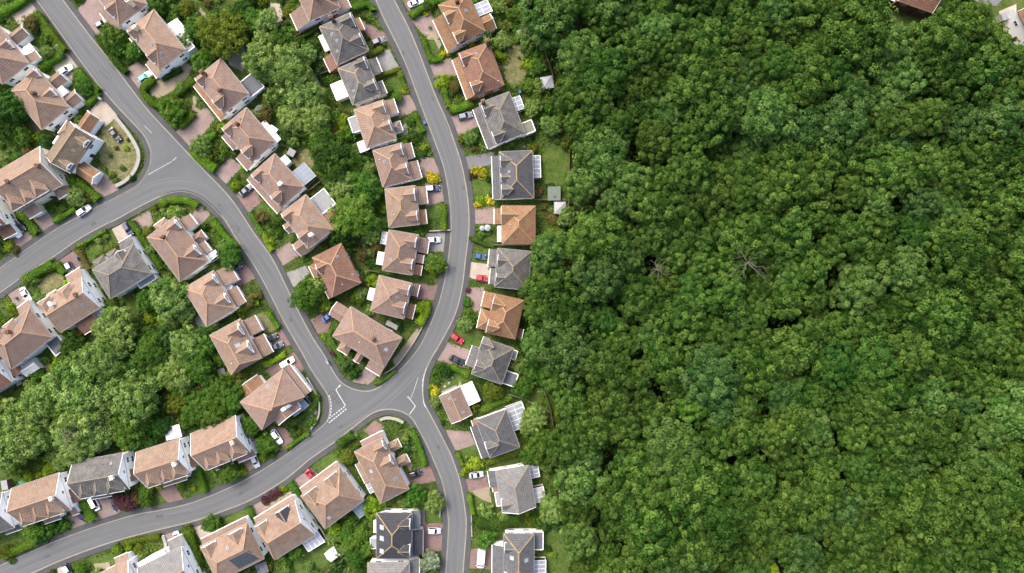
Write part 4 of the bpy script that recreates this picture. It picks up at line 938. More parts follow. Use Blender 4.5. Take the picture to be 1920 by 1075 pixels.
def crown(name, seed, Rr, Hc, nclump, per, leaf, rc, mat, boughs=8, bottom=-.25, rough=.18, loose=(.72,1.06)):
    """crown of leaf clumps hung round a lobed dome; its centre is the origin"""
    rng = np.random.default_rng(seed)
    bd = rng.normal(size=(boughs,3)); bd[:,2] = np.abs(bd[:,2])*.6; bd /= np.linalg.norm(bd, axis=1, keepdims=True); bw = rng.uniform(.75, 1.15, boughs)
    i = np.arange(nclump)+.5; z = 1-(1-bottom)*i/nclump; ph = i*2.399963+rng.uniform(0, 6.28)
    d = np.stack([np.sqrt(np.maximum(0,1-z*z))*np.cos(ph), np.sqrt(np.maximum(0,1-z*z))*np.sin(ph), z], 1)
    d += rng.normal(size=d.shape)*.13; d /= np.linalg.norm(d, axis=1, keepdims=True)
    dots = d@bd.T; lob = np.max(bw*np.clip(dots, 0, 1)**5, axis=1)           # swell towards each bough, dip between
    rad = (.66+.42*lob)+rng.uniform(-rough, rough, nclump)*.6
    cpos = d*rad[:,None]*np.array([Rr, Rr, Hc])
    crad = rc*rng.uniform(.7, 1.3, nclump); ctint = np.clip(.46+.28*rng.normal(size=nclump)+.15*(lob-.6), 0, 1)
    tot = nclump*per; ci = np.repeat(np.arange(nclump), per)
    q = rng.normal(size=(tot,3)); q /= np.linalg.norm(q, axis=1, keepdims=True)
    out = d[ci]+np.array([0,0,.5]); flipm = (q*out).sum(1) < -.25; q[flipm] *= -1
    sc = crad[ci]*rng.uniform(*loose, tot)
    pos = cpos[ci]+q*sc[:,None]*np.array([1,1,.8])
    nrm = q+rng.normal(size=(tot,3))*.45+np.array([0,0,.35])
    tint = np.clip(ctint[ci]+rng.normal(size=tot)*.16, 0, 1); size = leaf*rng.uniform(.65, 1.35, tot)
    # inner leaves that close the crown
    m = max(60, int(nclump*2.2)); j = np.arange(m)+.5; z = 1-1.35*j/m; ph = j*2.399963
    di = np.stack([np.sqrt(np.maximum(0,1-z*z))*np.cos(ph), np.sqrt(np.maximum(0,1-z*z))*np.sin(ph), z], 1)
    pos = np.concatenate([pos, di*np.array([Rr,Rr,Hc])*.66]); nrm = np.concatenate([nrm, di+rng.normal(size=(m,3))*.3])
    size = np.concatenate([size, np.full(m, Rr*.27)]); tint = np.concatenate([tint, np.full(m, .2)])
    return leaf_mesh(name, pos, nrm, size, tint, mat)

def trunk_mesh(seed, h, r, spread, mat='bark'):
    rng = random.Random(seed); mb = MB(); mb.tube((0,0,0), (0,0,h*.5), r*1.25, r*.8, 7)
    for k in range(4):
        a = k*1.6+rng.random(); l = spread*rng.uniform(.5,.8)
        mb.tube((0,0,h*.42+k*.3), (math.cos(a)*l, math.sin(a)*l, h*rng.uniform(.75,.95)), r*.55, r*.15, 5)
    mb.tube((0,0,h*.5), (0.2,0.1,h), r*.8, r*.2, 6)
    return mb.mesh('trunk', MT[mat])

def set_mat(o, mat):
    o.material_slots[0].link = 'OBJECT'; o.material_slots[0].material = mat

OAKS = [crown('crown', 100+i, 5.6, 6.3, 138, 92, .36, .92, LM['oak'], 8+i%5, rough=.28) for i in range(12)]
GCR = [crown('crown', 200+i, 3.6, 3.2, 130, 62, .25, .54, LM['mid'], 6+i%3, rough=.34, loose=(.5,1.45)) for i in range(7)]
SHR = [crown('shrub', 300+i, .95, .85, 34, 32, .16, .27, LM['mid'], 5, bottom=-.1, rough=.5, loose=(.5,1.4)) for i in range(8)]
TRK = [trunk_mesh(i, 10, .32, 4.2) for i in range(3)]
STRK = [trunk_mesh(10+i, 4, .16, 2.0) for i in range(2)]

def tree(name, px, py, rpx, cz, crowns, mat, label, group, cat='tree', k=None, wxy=None, flat_=1.0, trunk=None, nominal=5.6):
    """crown centre at height cz, seen at photo pixel (px, py)"""
    x, y = wxy if wxy else W(px, py, cz+1)
    if wxy: pass
    t = empty(name, (x, y, 0), random.uniform(0, 6.28), label=label, cat=cat, group=group)
    s = rpx*S/nominal
    tr = random.choice(trunk or TRK); sz = cz/(10 if trunk is None else 4)
    obj('trunk', tr, t, loc=(0,0,0), scale=(s, s, sz))
    c = obj('crown', crowns[k if k is not None else random.randrange(len(crowns))], t, loc=(0,0,cz), scale=(s*random.uniform(.93,1.07), s*random.uniform(.93,1.07), s*flat_*random.uniform(.9,1.1)))
    if mat: set_mat(c, LM[mat])
    return t

# ------------------------------------------------------------ the wood
GAPS = [(1440,612,20),(1275,790,22),(1160,890,26),(1835,190,34),(1580,905,22),(1735,265,22),(1730,880,18),(1090,60,14)]
SPECIAL = [('pale',1600,175,34,'silvery grey green tree standing pale among darker oaks in the upper wood'),('pale',1400,130,26,'small dusty green crown in a dark hollow of the wood'),
 ('pale',1500,1030,36,'pale silver green tree near the lower edge of the wood'),('edge',1029,36,44,'tall light green tree at the wood edge beside the pale shed'),('edge',1085,105,38,'broad light green crown at the wood edge behind the white canopy'),
 ('edge',1130,290,44,'yellow green broad crown nearest the brown fence at the wood edge'),('pale',1880,225,42,'rounded bluish green tree near the dark clearing'),('edge',1690,150,36,'light rounded crown south of the lone brown house'),
 ('edge',1030,470,34,'feathery light tree overhanging the pale garden blossom'),('edge',1175,485,26,'olive tinted round crown beside the small dead tree'),('pale',1465,740,30,'grey green crown beside a dark cleft in the wood'),
 ('mid',1300,755,30,'yellowish topped oak above the largest dark gap in the wood'),('lime',1445,1072,16,'bright lime green treetop at the bottom edge of the wood'),('edge',1085,900,38,'light green tree leaning over the garden edge beside the glass extensions'),
 ('edge',1090,1010,30,'soft green tree beside the long lower back lawn')]
pts = []
for kd, px, py, r, lab in SPECIAL:
    pts.append((px, py, r*1.0)); tree('woodland_tree', px, py, r*1.02, 11.5, OAKS, kd, lab, 'trees of the woodland')
rngf = random.Random(5)
KEEPOUT = [(1690,16,16),(1735,2,16),(1898,42,24),(1915,75,12),(1872,60,8),(1850,0,14),(1026,155,17),(1050,390,17),(1039,363,17),(982,62,15),(1066,300,6),(1066,250,6),(1066,420,6),(1030,200,10),(1030,300,16),(1040,330,16),(1412,492,2),(1238,505,4),(1845,505,3)]
def fclear(px, py, r):
    for gx, gy, gr in KEEPOUT:
        if (px-gx)**2+(py-gy)**2 < (gr+r*.8)**2: return False
    for gx, gy, gr in GAPS:
        if (px-gx)**2+(py-gy)**2 < (gr*.5+r*.72)**2: return False
    return True
cand = []
for _ in range(60000):
    px, py = rngf.uniform(985, 1975), rngf.uniform(-45, 1120); r = rngf.choice([27,30,33,36,39,42,46,50])
    if not pip(px, py, FOREST_PX) or not fclear(px, py, r): continue
    if any((px-a)**2+(py-b)**2 < (.80*(r+c)*.92)**2 for a, b, c in pts): continue
    edge = pip(px-r*.8, py, FOREST_PX) and pip(px, py-r*.8, FOREST_PX) and pip(px+r*.8, py-r*.7, FOREST_PX)
    if not edge: r = min(r, 30)
    pts.append((px, py, r)); cand.append((px, py, r))
# fill the spaces that are left with smaller crowns
for _ in range(60000):
    if len(cand) >= 292: break
    px, py = rngf.uniform(985, 1965), rngf.uniform(-35, 1110); r = rngf.choice([18,21,24,27])
    if not pip(px, py, FOREST_PX) or not fclear(px, py, r): continue
    if any((px-a)**2+(py-b)**2 < (.74*(r+c)*.92)**2 for a, b, c in pts): continue
    pts.append((px, py, r)); cand.append((px, py, r))
LMK = [('large bleached dead tree',1412,492),('small bare dead tree',1238,505),('thin leafless branches',1845,505),('silvery pale tree',1600,175),('pale silver tree by the edge',1500,1030),('lone brown house',1720,10),
 ('white corner house',1915,60),('bluish rounded tree',1880,225),('tall light edge tree',1029,36),('broad light edge crown',1085,105),('yellow green edge crown',1130,290),('olive tinted round crown',1175,485),('dusty small crown',1400,130),
 ('dark slit below the dead tree',1440,612),('broad dark gap',1275,790),('long black gap',1160,890),('dark clearing',1835,190),('black cleft in the lower wood',1580,905),('grey green crown by the cleft',1465,740),
 ('lime treetop',1445,1072),('orange red edge house',945,592),('grey house with solar roof',925,678),('grey glass roof house',935,812),('house behind the camper',972,1045),('light leaning tree',1085,900)]
NUM = ['', 'one crown', 'two crowns', 'three crowns', 'four crowns', 'five crowns', 'six crowns', 'seven crowns', 'eight crowns', 'nine crowns']
DIR = ['right of', 'above right of', 'above', 'above left of', 'left of', 'below left of', 'below', 'below right of']
_wl = set()
def wood_label(kind, px, py, r):
    size = 'small ' if r < 29 else ('large ' if r > 42 else '')
    for n, lx, ly in sorted(LMK, key=lambda l: (l[1]-px)**2+(l[2]-py)**2)[:12]:
        d = math.hypot(px-lx, py-ly); k = max(1, round(d/72))
        if k > 9: continue
        a = int(round(math.degrees(math.atan2(ly-py, px-lx))/45)) % 8
        t = f'{size}{kind} tree in the wood {NUM[k]} {DIR[a]} the {n}'
        if t not in _wl and len(t.split()) <= 16: _wl.add(t); return t
    return f'{size}{kind} tree crowded among others of the closed wood'
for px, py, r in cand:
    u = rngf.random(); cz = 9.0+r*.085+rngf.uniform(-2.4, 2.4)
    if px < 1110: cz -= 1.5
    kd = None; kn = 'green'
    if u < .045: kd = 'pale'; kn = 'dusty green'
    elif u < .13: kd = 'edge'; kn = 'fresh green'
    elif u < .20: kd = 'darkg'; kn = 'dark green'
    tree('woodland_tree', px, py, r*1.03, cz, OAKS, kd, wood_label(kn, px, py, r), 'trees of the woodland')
print('wood', len(cand))

def understorey():
    rng = np.random.default_rng(8); pos = []; nr = []; sz = []; tn = []
    for _ in range(8000):
        px, py = rng.uniform(985, 1960), rng.uniform(-20, 1095)
        if not pip(px, py, FOREST_PX): continue
        x, y = W(px, py, 4); h = rng.uniform(2, 8.5); k = 9; r = rng.uniform(.6, 1.3)
        d = rng.normal(size=(k,3)); d /= np.linalg.norm(d, axis=1, keepdims=True); d[:,2] = np.abs(d[:,2])
        pos.append(np.array([x,y,h])+d*r); nr.append(d+rng.normal(size=(k,3))*.4+np.array([0,0,.5])); sz.append(rng.uniform(.5,1.0,k)); tn.append(np.clip(rng.normal(size=k)*.2+.5, 0, 1))
    me = leaf_mesh('undergrowth', np.concatenate(pos), np.concatenate(nr), np.concatenate(sz), np.concatenate(tn), LM['mid'])
    tag(obj('undergrowth', me), 'dim green saplings and bushes under the woodland crowns', 'undergrowth', kind='stuff')
understorey()
def dead_tree(px, py, top, spread, label, seed):
    rng = random.Random(seed); x, y = W(px, py, top)
    t = empty('dead_tree', (x, y, 0), label=label, cat='dead tree')
    mb = MB(); mb.tube((0,0,0), (0,0,top-3), .4, .25, 7); mb.build('trunk', MT['dead'], t)
    for k in range(7):
        mb = MB(); a = k*.9+rng.uniform(-.5,.5); sp_ = spread*rng.uniform(.55,1.15); p = Vector((0,0,top-3.5)); d = Vector((math.cos(a), math.sin(a), .55)).normalized(); r = .12
        for s in range(5):
            q = p+d*sp_/5+Vector((rng.uniform(-.55,.55), rng.uniform(-.55,.55), rng.uniform(-.3,.4))); mb.tube(p, q, r, r*.75, 5)
            if s > 0:
                d2 = Vector((math.cos(a+rng.choice((-1,1))*.8), math.sin(a+rng.choice((-1,1))*.8), .3)); q2 = q+d2*spread*.28; mb.tube(q, q2, r*.6, r*.25, 4)
                mb.tube(q2, q2+Vector((d2.x+rng.uniform(-.5,.5), d2.y+rng.uniform(-.5,.5), .2))*spread*.16, r*.25, .03, 4)
            p = q; r *= .75
        mb.build('bare_branch', MT['dead'], t)
dead_tree(1412, 492, 21.6, 5.6, 'large bleached dead tree with bare crooked branches in the wood', 3)
dead_tree(1238, 505, 18.6, 3.0, 'small bare dead tree in a dark gap of the wood', 4)
dead_tree(1845, 505, 18.5, 3.0, 'thin leafless branches showing above the crowns far into the wood', 5)
dead_tree(112, 822, 12.5, 3.6, 'bare twiggy dead branches between the pale garden trees', 6)

# ------------------------------------------------------------ labels that point by the nearest house
_used = {}
def near_house(x, y):
    best = min(HOUSES, key=lambda h: (Vector((x,y))-h['c']).length)
    q = Vector((x,y))-best['c']; a, b = q.dot(best['u'])/(best['L']/2), q.dot(best['v'])/(best['D']/2)
    rel = ('in front of' if b < 0 else 'behind') if abs(b) > abs(a) else 'beside'
    return rel, best['k'], q.length
ORD = ['', 'second ', 'third ', 'fourth ', 'fifth ', 'sixth ', 'seventh ']
def place_label(what, x, y, variants=('', 'smaller ', 'farther ', 'outer ', 'more distant ', 'outlying ')):
    rel, k, _ = near_house(x, y); key = (what, rel, k); n = _used.get(key, 0); _used[key] = n+1
    kk = k.split(); base = what.split()
    txt = (variants[n] if n < len(variants) else ORD[n-len(variants)+1]) + what + ' ' + rel + ' the ' + k
    return ' '.join(txt.split()[:16])

GT = [('mid',661,1018,14),('mid',677,1003,12),('mid',664,1046,15),('light',578,1064,7),('lime',626,993,10),('lime',699,953,15),('light',621,1012,10),('light',646,1032,9),('mid',690,1030,12),('light',640,960,9),('mid',655,985,11),('olive',418,66,35),('light',497,42,20),('light',491,108,30),('mid',516,82,20),('light',545,127,33),('light',503,133,20),('light',569,173,27),('light',590,219,26),('light',558,226,20),('lime',641,226,11),('mid',603,263,19),
 ('darkg',621,293,32),('light',644,348,23),('mid',684,347,23),('mid',665,408,32),('darkg',641,441,18),('light',686,318,13),('light',679,390,13),('mid',574,557,22),('mid',430,480,18),('light',418,462,10),
 ('light',219,614,30),('light',198,668,33),('light',151,682,22),('light',147,730,40),('light',78,752,28),('light',158,782,36),('light',251,748,37),('mid',281,662,26),('pale',314,636,19),('light',348,646,24),
 ('light',326,700,26),('olive',334,756,18),('pale',304,752,12),('mid',239,795,24),('light',22,794,30),('light',58,790,26),('darkg',266,692,24),('darkg',131,654,20),('light',316,559,28),('mid',271,566,15),
 ('light',23,832,34),('light',63,829,26),('light',151,837,28),('light',184,815,25),('light',121,819,22),('mid',241,812,25),('lime',88,884,11),('mid',126,878,9),('darkg',385,634,15),('mid',375,654,22),('mid',370,688,24),
 ('mid',410,727,19),('mid',458,731,15),('mid',430,755,21),('mid',403,776,25),('mid',374,766,25),('mid',468,800,17),('darkg',20,202,27),('darkg',12,240,18),('mid',208,64,17),('mid',156,161,13),('rust',55,43,12),('mid',294,10,15),
 ('olive',349,15,12),('mid',322,208,18),('mid',40,252,15),('yellow',22,252,9),('mid',979,726,15),('light',1005,781,18),('mid',1011,846,21),('pale',1022,843,13),('light',1037,952,21),('mid',778,932,18),('light',813,943,15),
 ('blossom',806,1055,15),('mid',478,40,18),('darkg',455,20,16),('mid',365,50,18),('mid',380,112,17),('mid',440,30,15),('light',345,75,12),('light',600,240,15),('light',540,215,16),('lime',575,200,12),('mid',250,95,14),('mid',218,88,11),
 ('mid',290,700,22),('darkg',230,700,22),('mid',345,720,20),('darkg',300,800,16),('mid',265,790,18),('mid',200,740,20),('mid',110,770,22),('light',100,720,18),('darkg',275,830,14),('mid',30,870,18),
 ('mid',427,890,16),('mid',495,835,14),('mid',412,670,12),('mid',395,745,18),('light',345,590,14),('mid',350,690,16),('purple',237,944,13),('purple',220,938,10),('mid',272,938,11),('mid',395,985,13),
 ('mid',742,180,9),('mid',1010,120,12),('mid',735,370,8),('mid',820,495,13),('lime',808,500,9),('light',806,488,10),('mid',650,470,8),('darkg',700,380,12),('darkg',930,715,8),('light',988,800,14),('mid',1012,815,12),('light',1020,600,14),('mid',1000,700,18),('mid',1035,660,22),('light',1008,520,18)]
TREE_WORDS = {'olive':'yellow olive round tree','light':'light green spreading tree','mid':'leafy mid green tree','darkg':'dark evergreen tree','lime':'lime green small tree','pale':'pale silver green tree','rust':'rust tinted small tree','yellow':'yellow flowering tree','purple':'purple leaved tree','blossom':'white blossoming bush'}
for kd, px, py, r in GT:
    h = min(8.5, max(1.6, r*S*1.55)); cz = h*.62
    x, y = W(px, py, cz+.6)
    tree('garden_tree', px, py, r*1.14, cz, GCR, kd, place_label(TREE_WORDS[kd], x, y), 'garden trees between the houses', trunk=STRK, nominal=3.6, flat_=.95)
    a = [(x+r*S*.7*math.cos(t), y+r*S*.7*math.sin(t)) for t in np.linspace(0, 6.28, 12)]; occupy(a, 1)

rt = random.Random(33); sm = []
for _ in range(30000):
    if len(sm) >= 95: break
    px, py = rt.uniform(0, 1075), rt.uniform(0, 1075); r = rt.choice([8,9,10,11,12,14,16]); x, y = W(px, py)
    if occ_frac(x, y, r*S*.95, 2) > .06 or occ_frac(x, y, r*S*.8, 1) > .25: continue
    if any((px-a)**2+(py-b)**2 < (.8*(r+c))**2 for a, b, c in sm): continue
    if min((Vector((x,y))-h['c']).length for h in HOUSES) > 30: continue
    sm.append((px, py, r)); kd = rt.choices(['mid','light','darkg','olive','lime','rust'], [32,40,8,8,8,5])[0]; h = min(5.5, max(1.8, r*S*1.7))
    tree('small_tree', px, py, r*1.1, h*.6, GCR, kd, place_label('small '+TREE_WORDS[kd].replace('small ','').replace('spreading ',''), x, y), 'small trees of the back gardens', wxy=(x, y), trunk=STRK, nominal=3.6)
    occupy([(x+r*S*.7*math.cos(t), y+r*S*.7*math.sin(t)) for t in np.linspace(0, 6.28, 12)], 1)
print('small trees', len(sm))
# ------------------------------------------------------------ hedges
def hedge(pts_px, wpx, h, mat, name='hedge'):
    c = [Vector(W(*p, h*.6)) for p in pts_px]
    if len(c) > 2: c = [Vector(p) for p in catmull([tuple(p) for p in c], 4)]
    w = wpx*S*.5; rng = np.random.default_rng(int(abs(c[0].x*100))+int(abs(c[0].y*37)))
    mid = c[len(c)//2]; ox = Vector((mid.x, mid.y))
    pos = []; nr = []
    dens = 34
    tint0 = []
    for i in range(len(c)-1):
        a, b = c[i], c[i+1]; L = (b-a).length; t = (b-a)/max(L,1e-5); nn = Vector((-t.y, t.x))
        e0 = -.4*w if i == 0 else 0; e1 = L+(.4*w if i == len(c)-2 else 0)
        k = int((e1-e0)*(2*w+1.6*h)*dens)
        s = rng.uniform(e0, e1, k); f = rng.uniform(-1, 1, k); per = (2*w+1.6*h)
        g = rng.uniform(-per/2, per/2, k)
        lat = np.clip(g, -w, w); drop = np.maximum(0, np.abs(g)-w); z = h-drop
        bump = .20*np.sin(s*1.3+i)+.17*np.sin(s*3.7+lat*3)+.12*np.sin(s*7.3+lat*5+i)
        rr = rng.normal(size=k)*.11
        edge = np.where(drop > 0, np.sign(g), 0)
        z = z+np.where(drop > 0, 0, bump*.8+rr)-np.where(np.abs(g) > w*.8, .12, 0)
        lat = lat*(1+.05*np.sin(s*2.3))+edge*(bump*.6+rr)
        P = np.stack([a.x-ox.x+t.x*s+nn.x*lat, a.y-ox.y+t.y*s+nn.y*lat, np.maximum(.05, z)], 1); pos.append(P)
        Nn = np.stack([nn.x*edge, nn.y*edge, np.where(drop > 0, .35, 1.)], 1)+rng.normal(size=(k,3))*.5; nr.append(Nn)
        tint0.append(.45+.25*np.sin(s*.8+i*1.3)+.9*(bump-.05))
    pos = np.concatenate(pos); nr = np.concatenate(nr); n = len(pos); tint = np.clip(np.concatenate(tint0)+rng.normal(size=n)*.2, 0, 1)
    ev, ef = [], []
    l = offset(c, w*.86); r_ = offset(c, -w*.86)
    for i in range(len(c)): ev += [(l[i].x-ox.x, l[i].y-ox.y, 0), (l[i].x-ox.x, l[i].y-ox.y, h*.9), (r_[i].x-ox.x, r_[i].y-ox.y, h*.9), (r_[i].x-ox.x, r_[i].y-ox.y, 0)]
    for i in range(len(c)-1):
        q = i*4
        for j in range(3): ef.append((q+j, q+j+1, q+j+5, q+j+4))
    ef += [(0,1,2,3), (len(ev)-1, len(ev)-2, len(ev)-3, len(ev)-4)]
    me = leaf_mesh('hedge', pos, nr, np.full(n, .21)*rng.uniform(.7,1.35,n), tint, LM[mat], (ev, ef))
    o = obj(name, me, loc=(ox.x, ox.y, 0))
    words = {'hedge':'clipped green hedge', 'hedged':'dark clipped hedge', 'lime':'lime yellow hedge', 'rust':'rust tinted hedge', 'olive':'yellowish hedge', 'mid':'loose green hedge'}
    tag(o, place_label(words[mat], ox.x, ox.y, ('', 'second ', 'third ', 'shorter ', 'farther ', 'last ')), 'hedge', 'hedges round the gardens')
    q = [Vector(W(*p)) for p in pts_px]; ll = offset(q, w); rr = offset(q, -w); occupy(ll+rr[::-1], 2)
HD = [([(0,24),(30,11),(58,-12)],14,1.8,'hedge'),([(66,27),(82,46),(100,72),(119,96)],17,2.0,'hedge'),([(117,101),(97,114),(76,127)],14,1.8,'hedge'),([(145,130),(162,151),(185,172)],12,1.6,'hedge'),([(186,175),(174,188),(163,196)],9,1.4,'hedge'),
 ([(184,68),(202,96),(222,121),(237,136)],12,1.7,'hedged'),([(287,149),(268,170),(283,191),(301,196),(330,177),(362,152)],13,1.9,'hedge'),([(338,237),(352,225),(362,213)],12,1.5,'hedge'),
 ([(364,281),(378,300),(403,317)],17,2.0,'hedge'),([(364,276),(385,264),(405,250)],10,1.4,'hedge'),([(300,383),(318,376),(333,375),(352,377),(370,386)],13,1.7,'hedge'),([(399,412),(421,441),(445,466)],12,1.7,'hedge'),
 ([(147,341),(162,354),(184,374)],14,1.7,'hedge'),([(133,333),(148,362)],14,2.2,'hedged'),([(101,416),(122,404),(142,392)],8,1.4,'hedge'),([(36,397),(54,416),(70,437)],12,1.7,'hedge'),([(143,464),(170,450),(199,432)],6,1.2,'hedge'),([(148,468),(157,486),(168,505)],8,1.2,'rust'),
 ([(248,416),(276,460),(302,505)],9,1.8,'hedge'),([(46,526),(74,509),(101,494)],16,1.9,'hedge'),([(104,495),(112,502),(121,512)],13,1.8,'hedge'),([(204,562),(212,577),(222,594)],20,2.6,'hedged'),
 ([(446,584),(466,574),(486,567)],9,1.5,'hedge'),([(502,585),(512,600),(522,614)],10,1.4,'hedge'),([(496,684),(515,676),(535,664)],9,1.6,'lime'),([(400,620),(425,605),(445,596)],7,1.4,'hedged'),
 ([(770,31),(786,20),(803,10),(824,-2)],12,1.7,'hedge'),([(794,74),(800,92),(808,111)],9,1.4,'hedge'),([(808,113),(818,114),(828,110)],9,1.4,'hedge'),([(831,165),(836,182),(842,200)],10,1.6,'hedge'),([(845,204),(862,204),(882,193)],14,1.8,'hedge'),
 ([(702,146),(722,139),(747,131)],8,1.3,'olive'),([(749,135),(754,150),(761,168)],8,1.3,'hedge'),([(776,210),(784,228),(794,247)],9,1.5,'hedge'),([(740,262),(758,258),(774,255)],6,1.2,'hedge'),([(831,384),(833,406),(832,431)],10,1.6,'hedge'),
 ([(800,568),(795,592),(786,606)],15,2.0,'lime'),([(846,687),(860,694),(877,702)],10,1.6,'hedge'),([(878,703),(900,712),(920,722)],9,1.5,'hedged'),([(901,771),(930,757),(958,745)],9,1.5,'hedge'),([(771,804),(786,837),(796,872)],10,1.7,'hedge'),
 ([(880,925),(883,945),(887,963)],8,1.5,'hedge'),([(857,848),(862,860),(867,872)],7,1.3,'hedge'),([(890,975),(910,982),(940,980),(972,974)],20,2.4,'hedged'),([(911,866),(945,855),(984,842)],11,1.7,'olive'),
 ([(368,856),(375,890),(384,922)],10,1.6,'hedge'),([(497,814),(508,828),(521,842)],11,1.6,'hedge'),([(635,833),(648,824),(661,815)],15,2.0,'hedged'),([(349,988),(360,1020),(374,1072)],17,2.0,'hedge'),
 ([(155,937),(165,957),(174,974)],16,2.0,'hedge'),([(4,1041),(36,1030),(68,1015)],15,1.8,'hedge'),([(216,1022),(226,1040),(237,1060)],13,1.7,'hedge'),([(232,1018),(262,1012),(300,1005)],9,1.5,'olive'),([(480,790),(500,812)],6,1.3,'hedged'),
 ([(536,842),(560,825),(580,812)],7,1.2,'hedge'),([(676,825),(660,850),(655,870)],8,1.4,'hedged'),([(544,950),(560,955),(572,965)],7,1.4,'hedged'),([(545,905),(558,925),(566,945)],10,1.5,'mid'),([(466,950),(475,972),(482,990)],9,1.5,'mid'),
 ([(650,680),(640,670),(628,650),(618,630)],8,1.3,'mid'),([(702,720),(722,712),(742,694)],6,1.0,'mid'),([(545,795),(570,780),(590,760),(596,742)],9,1.3,'mid'),([(640,395),(655,385)],7,1.5,'hedged'),([(700,505),(720,512),(740,515)],6,1.4,'hedged'),([(722,428),(750,430),(790,425)],6,1.3,'hedged'),
 ([(600,50),(575,66),(556,74)],6,1.4,'hedged'),([(340,130),(322,140),(304,148)],8,1.3,'hedged'),([(655,18),(690,8),(700,20)],11,1.6,'hedge'),([(716,90),(705,98),(690,104)],9,1.6,'olive'),([(735,168),(718,176)],8,1.3,'hedged'),([(880,445),(905,458),(925,462)],5,1.2,'hedged'),([(468,400),(478,416),(492,440)],10,1.4,'mid'),([(495,437),(502,455),(510,470)],9,1.5,'lime')]
for a in HD: hedge(*a)

# ------------------------------------------------------------ single named shrubs, then the many
SN = [('yellow',840,97,7),('yellow',828,104,6),('yellow',852,92,6),('yellow',886,85,7),('yellow',905,74,6),('yellow',800,25,5),('yellow',892,322,9),('yellow',904,324,8),('yellow',915,378,8),('yellow',898,383,7),('yellow',817,334,9),('yellow',808,331,8),('yellow',816,734,7),('yellow',760,170,6),('rust',170,370,10),('yellow',66,406,4),
 ('lime',830,152,13),('lime',890,870,12),('lime',872,884,9),('lime',457,314,7),('lime',470,344,5),('lime',456,888,7),('lime',362,916,5),('lime',505,455,9),('lime',529,917,6),('olive',568,943,6),('purple',578,136,9),('purple',886,328,7),('purple',608,585,7),('purple',626,661,6),('rust',870,612,5),('purple',878,545,5),
 ('rust',484,555,8),('rust',448,705,8),('rust',485,175,10),('darkg',408,303,9),('mid',392,287,12),('purple',510,930,9),('purple',497,938,8),('purple',522,922,8),('mid',20,1050,8),('lime',85,992,7),('mid',122,985,11),('mid',85,1009,9),('rust',28,470,8),('lime',16,462,9),('yellow',20,455,5),('olive',260,1028,8),('blossom',790,1065,12),('mid',876,568,9),('mid',880,585,8),('lime',1035,1040,6),('darkg',1030,1030,6),('mid',218,278,4),('mid',207,293,4),('lime',236,278,6),('mid',230,316,5),('mid',194,316,6),('mid',210,328,6),('mid',221,340,6),('mid',240,262,4)]
SW = {'yellow':'bright yellow flowering shrub','lime':'rounded lime green shrub','purple':'dark purple leaved shrub','rust':'rust coloured shrub','olive':'yellowish olive shrub','mid':'neat round green shrub','darkg':'dark round evergreen shrub','blossom':'white flowering shrub'}
SK = {'darkg':'evergreen_shrub','mid':'leafy_shrub','light':'pale_shrub','lime':'lime_shrub','olive':'olive_shrub','rust':'reddish_shrub','pale':'grey_leaved_shrub','yellow':'flowering_shrub','purple':'purple_shrub','blossom':'blossoming_shrub'}
def shrub(px, py, rpx, mat, label, group, wxy=None, sq=1.):
    r = rpx*S; x, y = wxy if wxy else W(px, py, r*.6)
    o = obj(SK[mat], random.choice(SHR), loc=(x, y, r*.25*sq), rz=random.uniform(0,6.28), scale=(r*random.uniform(.85,1.3), r*random.uniform(.85,1.2), r*sq*random.uniform(.75,1.1)))
    set_mat(o, LM[mat]); tag(o, label, 'shrub', group); return o
for kd, px, py, r in SN:
    x, y = W(px, py, r*S*.6)
    shrub(px, py, r, kd, place_label(SW[kd], x, y), 'coloured shrubs of the gardens'); a = [(x+r*S*.8*math.cos(t), y+r*S*.8*math.sin(t)) for t in np.linspace(0,6.28,10)]; occupy(a, 1)
rs = random.Random(21); placed = []; cnt = {}
GL = {'darkg':('small dark green shrub filling a garden border','dark border shrubs'), 'mid':('small leafy green shrub in a garden border','leafy border shrubs'), 'light':('small pale green shrub in a garden border','pale border shrubs'),
      'lime':('small yellow green shrub in a garden border','yellow green border shrubs'), 'olive':('small olive shrub in a garden border','olive border shrubs'), 'rust':('small reddish shrub in a garden border','reddish border shrubs'), 'pale':('small grey leaved shrub in a garden border','grey border shrubs')}
for _ in range(40000):
    if len(placed) >= 900: break
    px, py = rs.uniform(-5, 1085), rs.uniform(-5, 1080); r = rs.choice([3,4,4,5,5,6,6,7,8,9,11,13])
    x, y = W(px, py)
    if occ_frac(x, y, r*S*.8, 2) > .12 or occ_frac(x, y, r*S*.7, 1) > .35: continue
    if any((px-a)**2+(py-b)**2 < (.62*(r+c))**2 for a, b, c in placed): continue
    kd = rs.choices(['darkg','mid','light','lime','olive','rust','pale'], [16,36,24,10,7,5,4])[0]
    if cnt.get(kd, 0) >= 290: continue
    cnt[kd] = cnt.get(kd, 0)+1
    placed.append((px, py, r)); q = rs.uniform(.8,1.5); lab = GL[kd][0]
    if r >= 7:
        tone = {'darkg':'dark green','mid':'leafy green','light':'pale green','lime':'yellow green','olive':'olive','rust':'reddish','pale':'grey leaved'}[kd]
        lab = place_label(('tall ' if q > 1.2 else ('low ' if q < 1. else ''))+('broad ' if r > 9 else '')+tone+' shrub', x, y)
    shrub(px, py, r*1.12, kd, lab, GL[kd][1], wxy=(x, y), sq=q)
print('shrubs', len(placed), cnt)

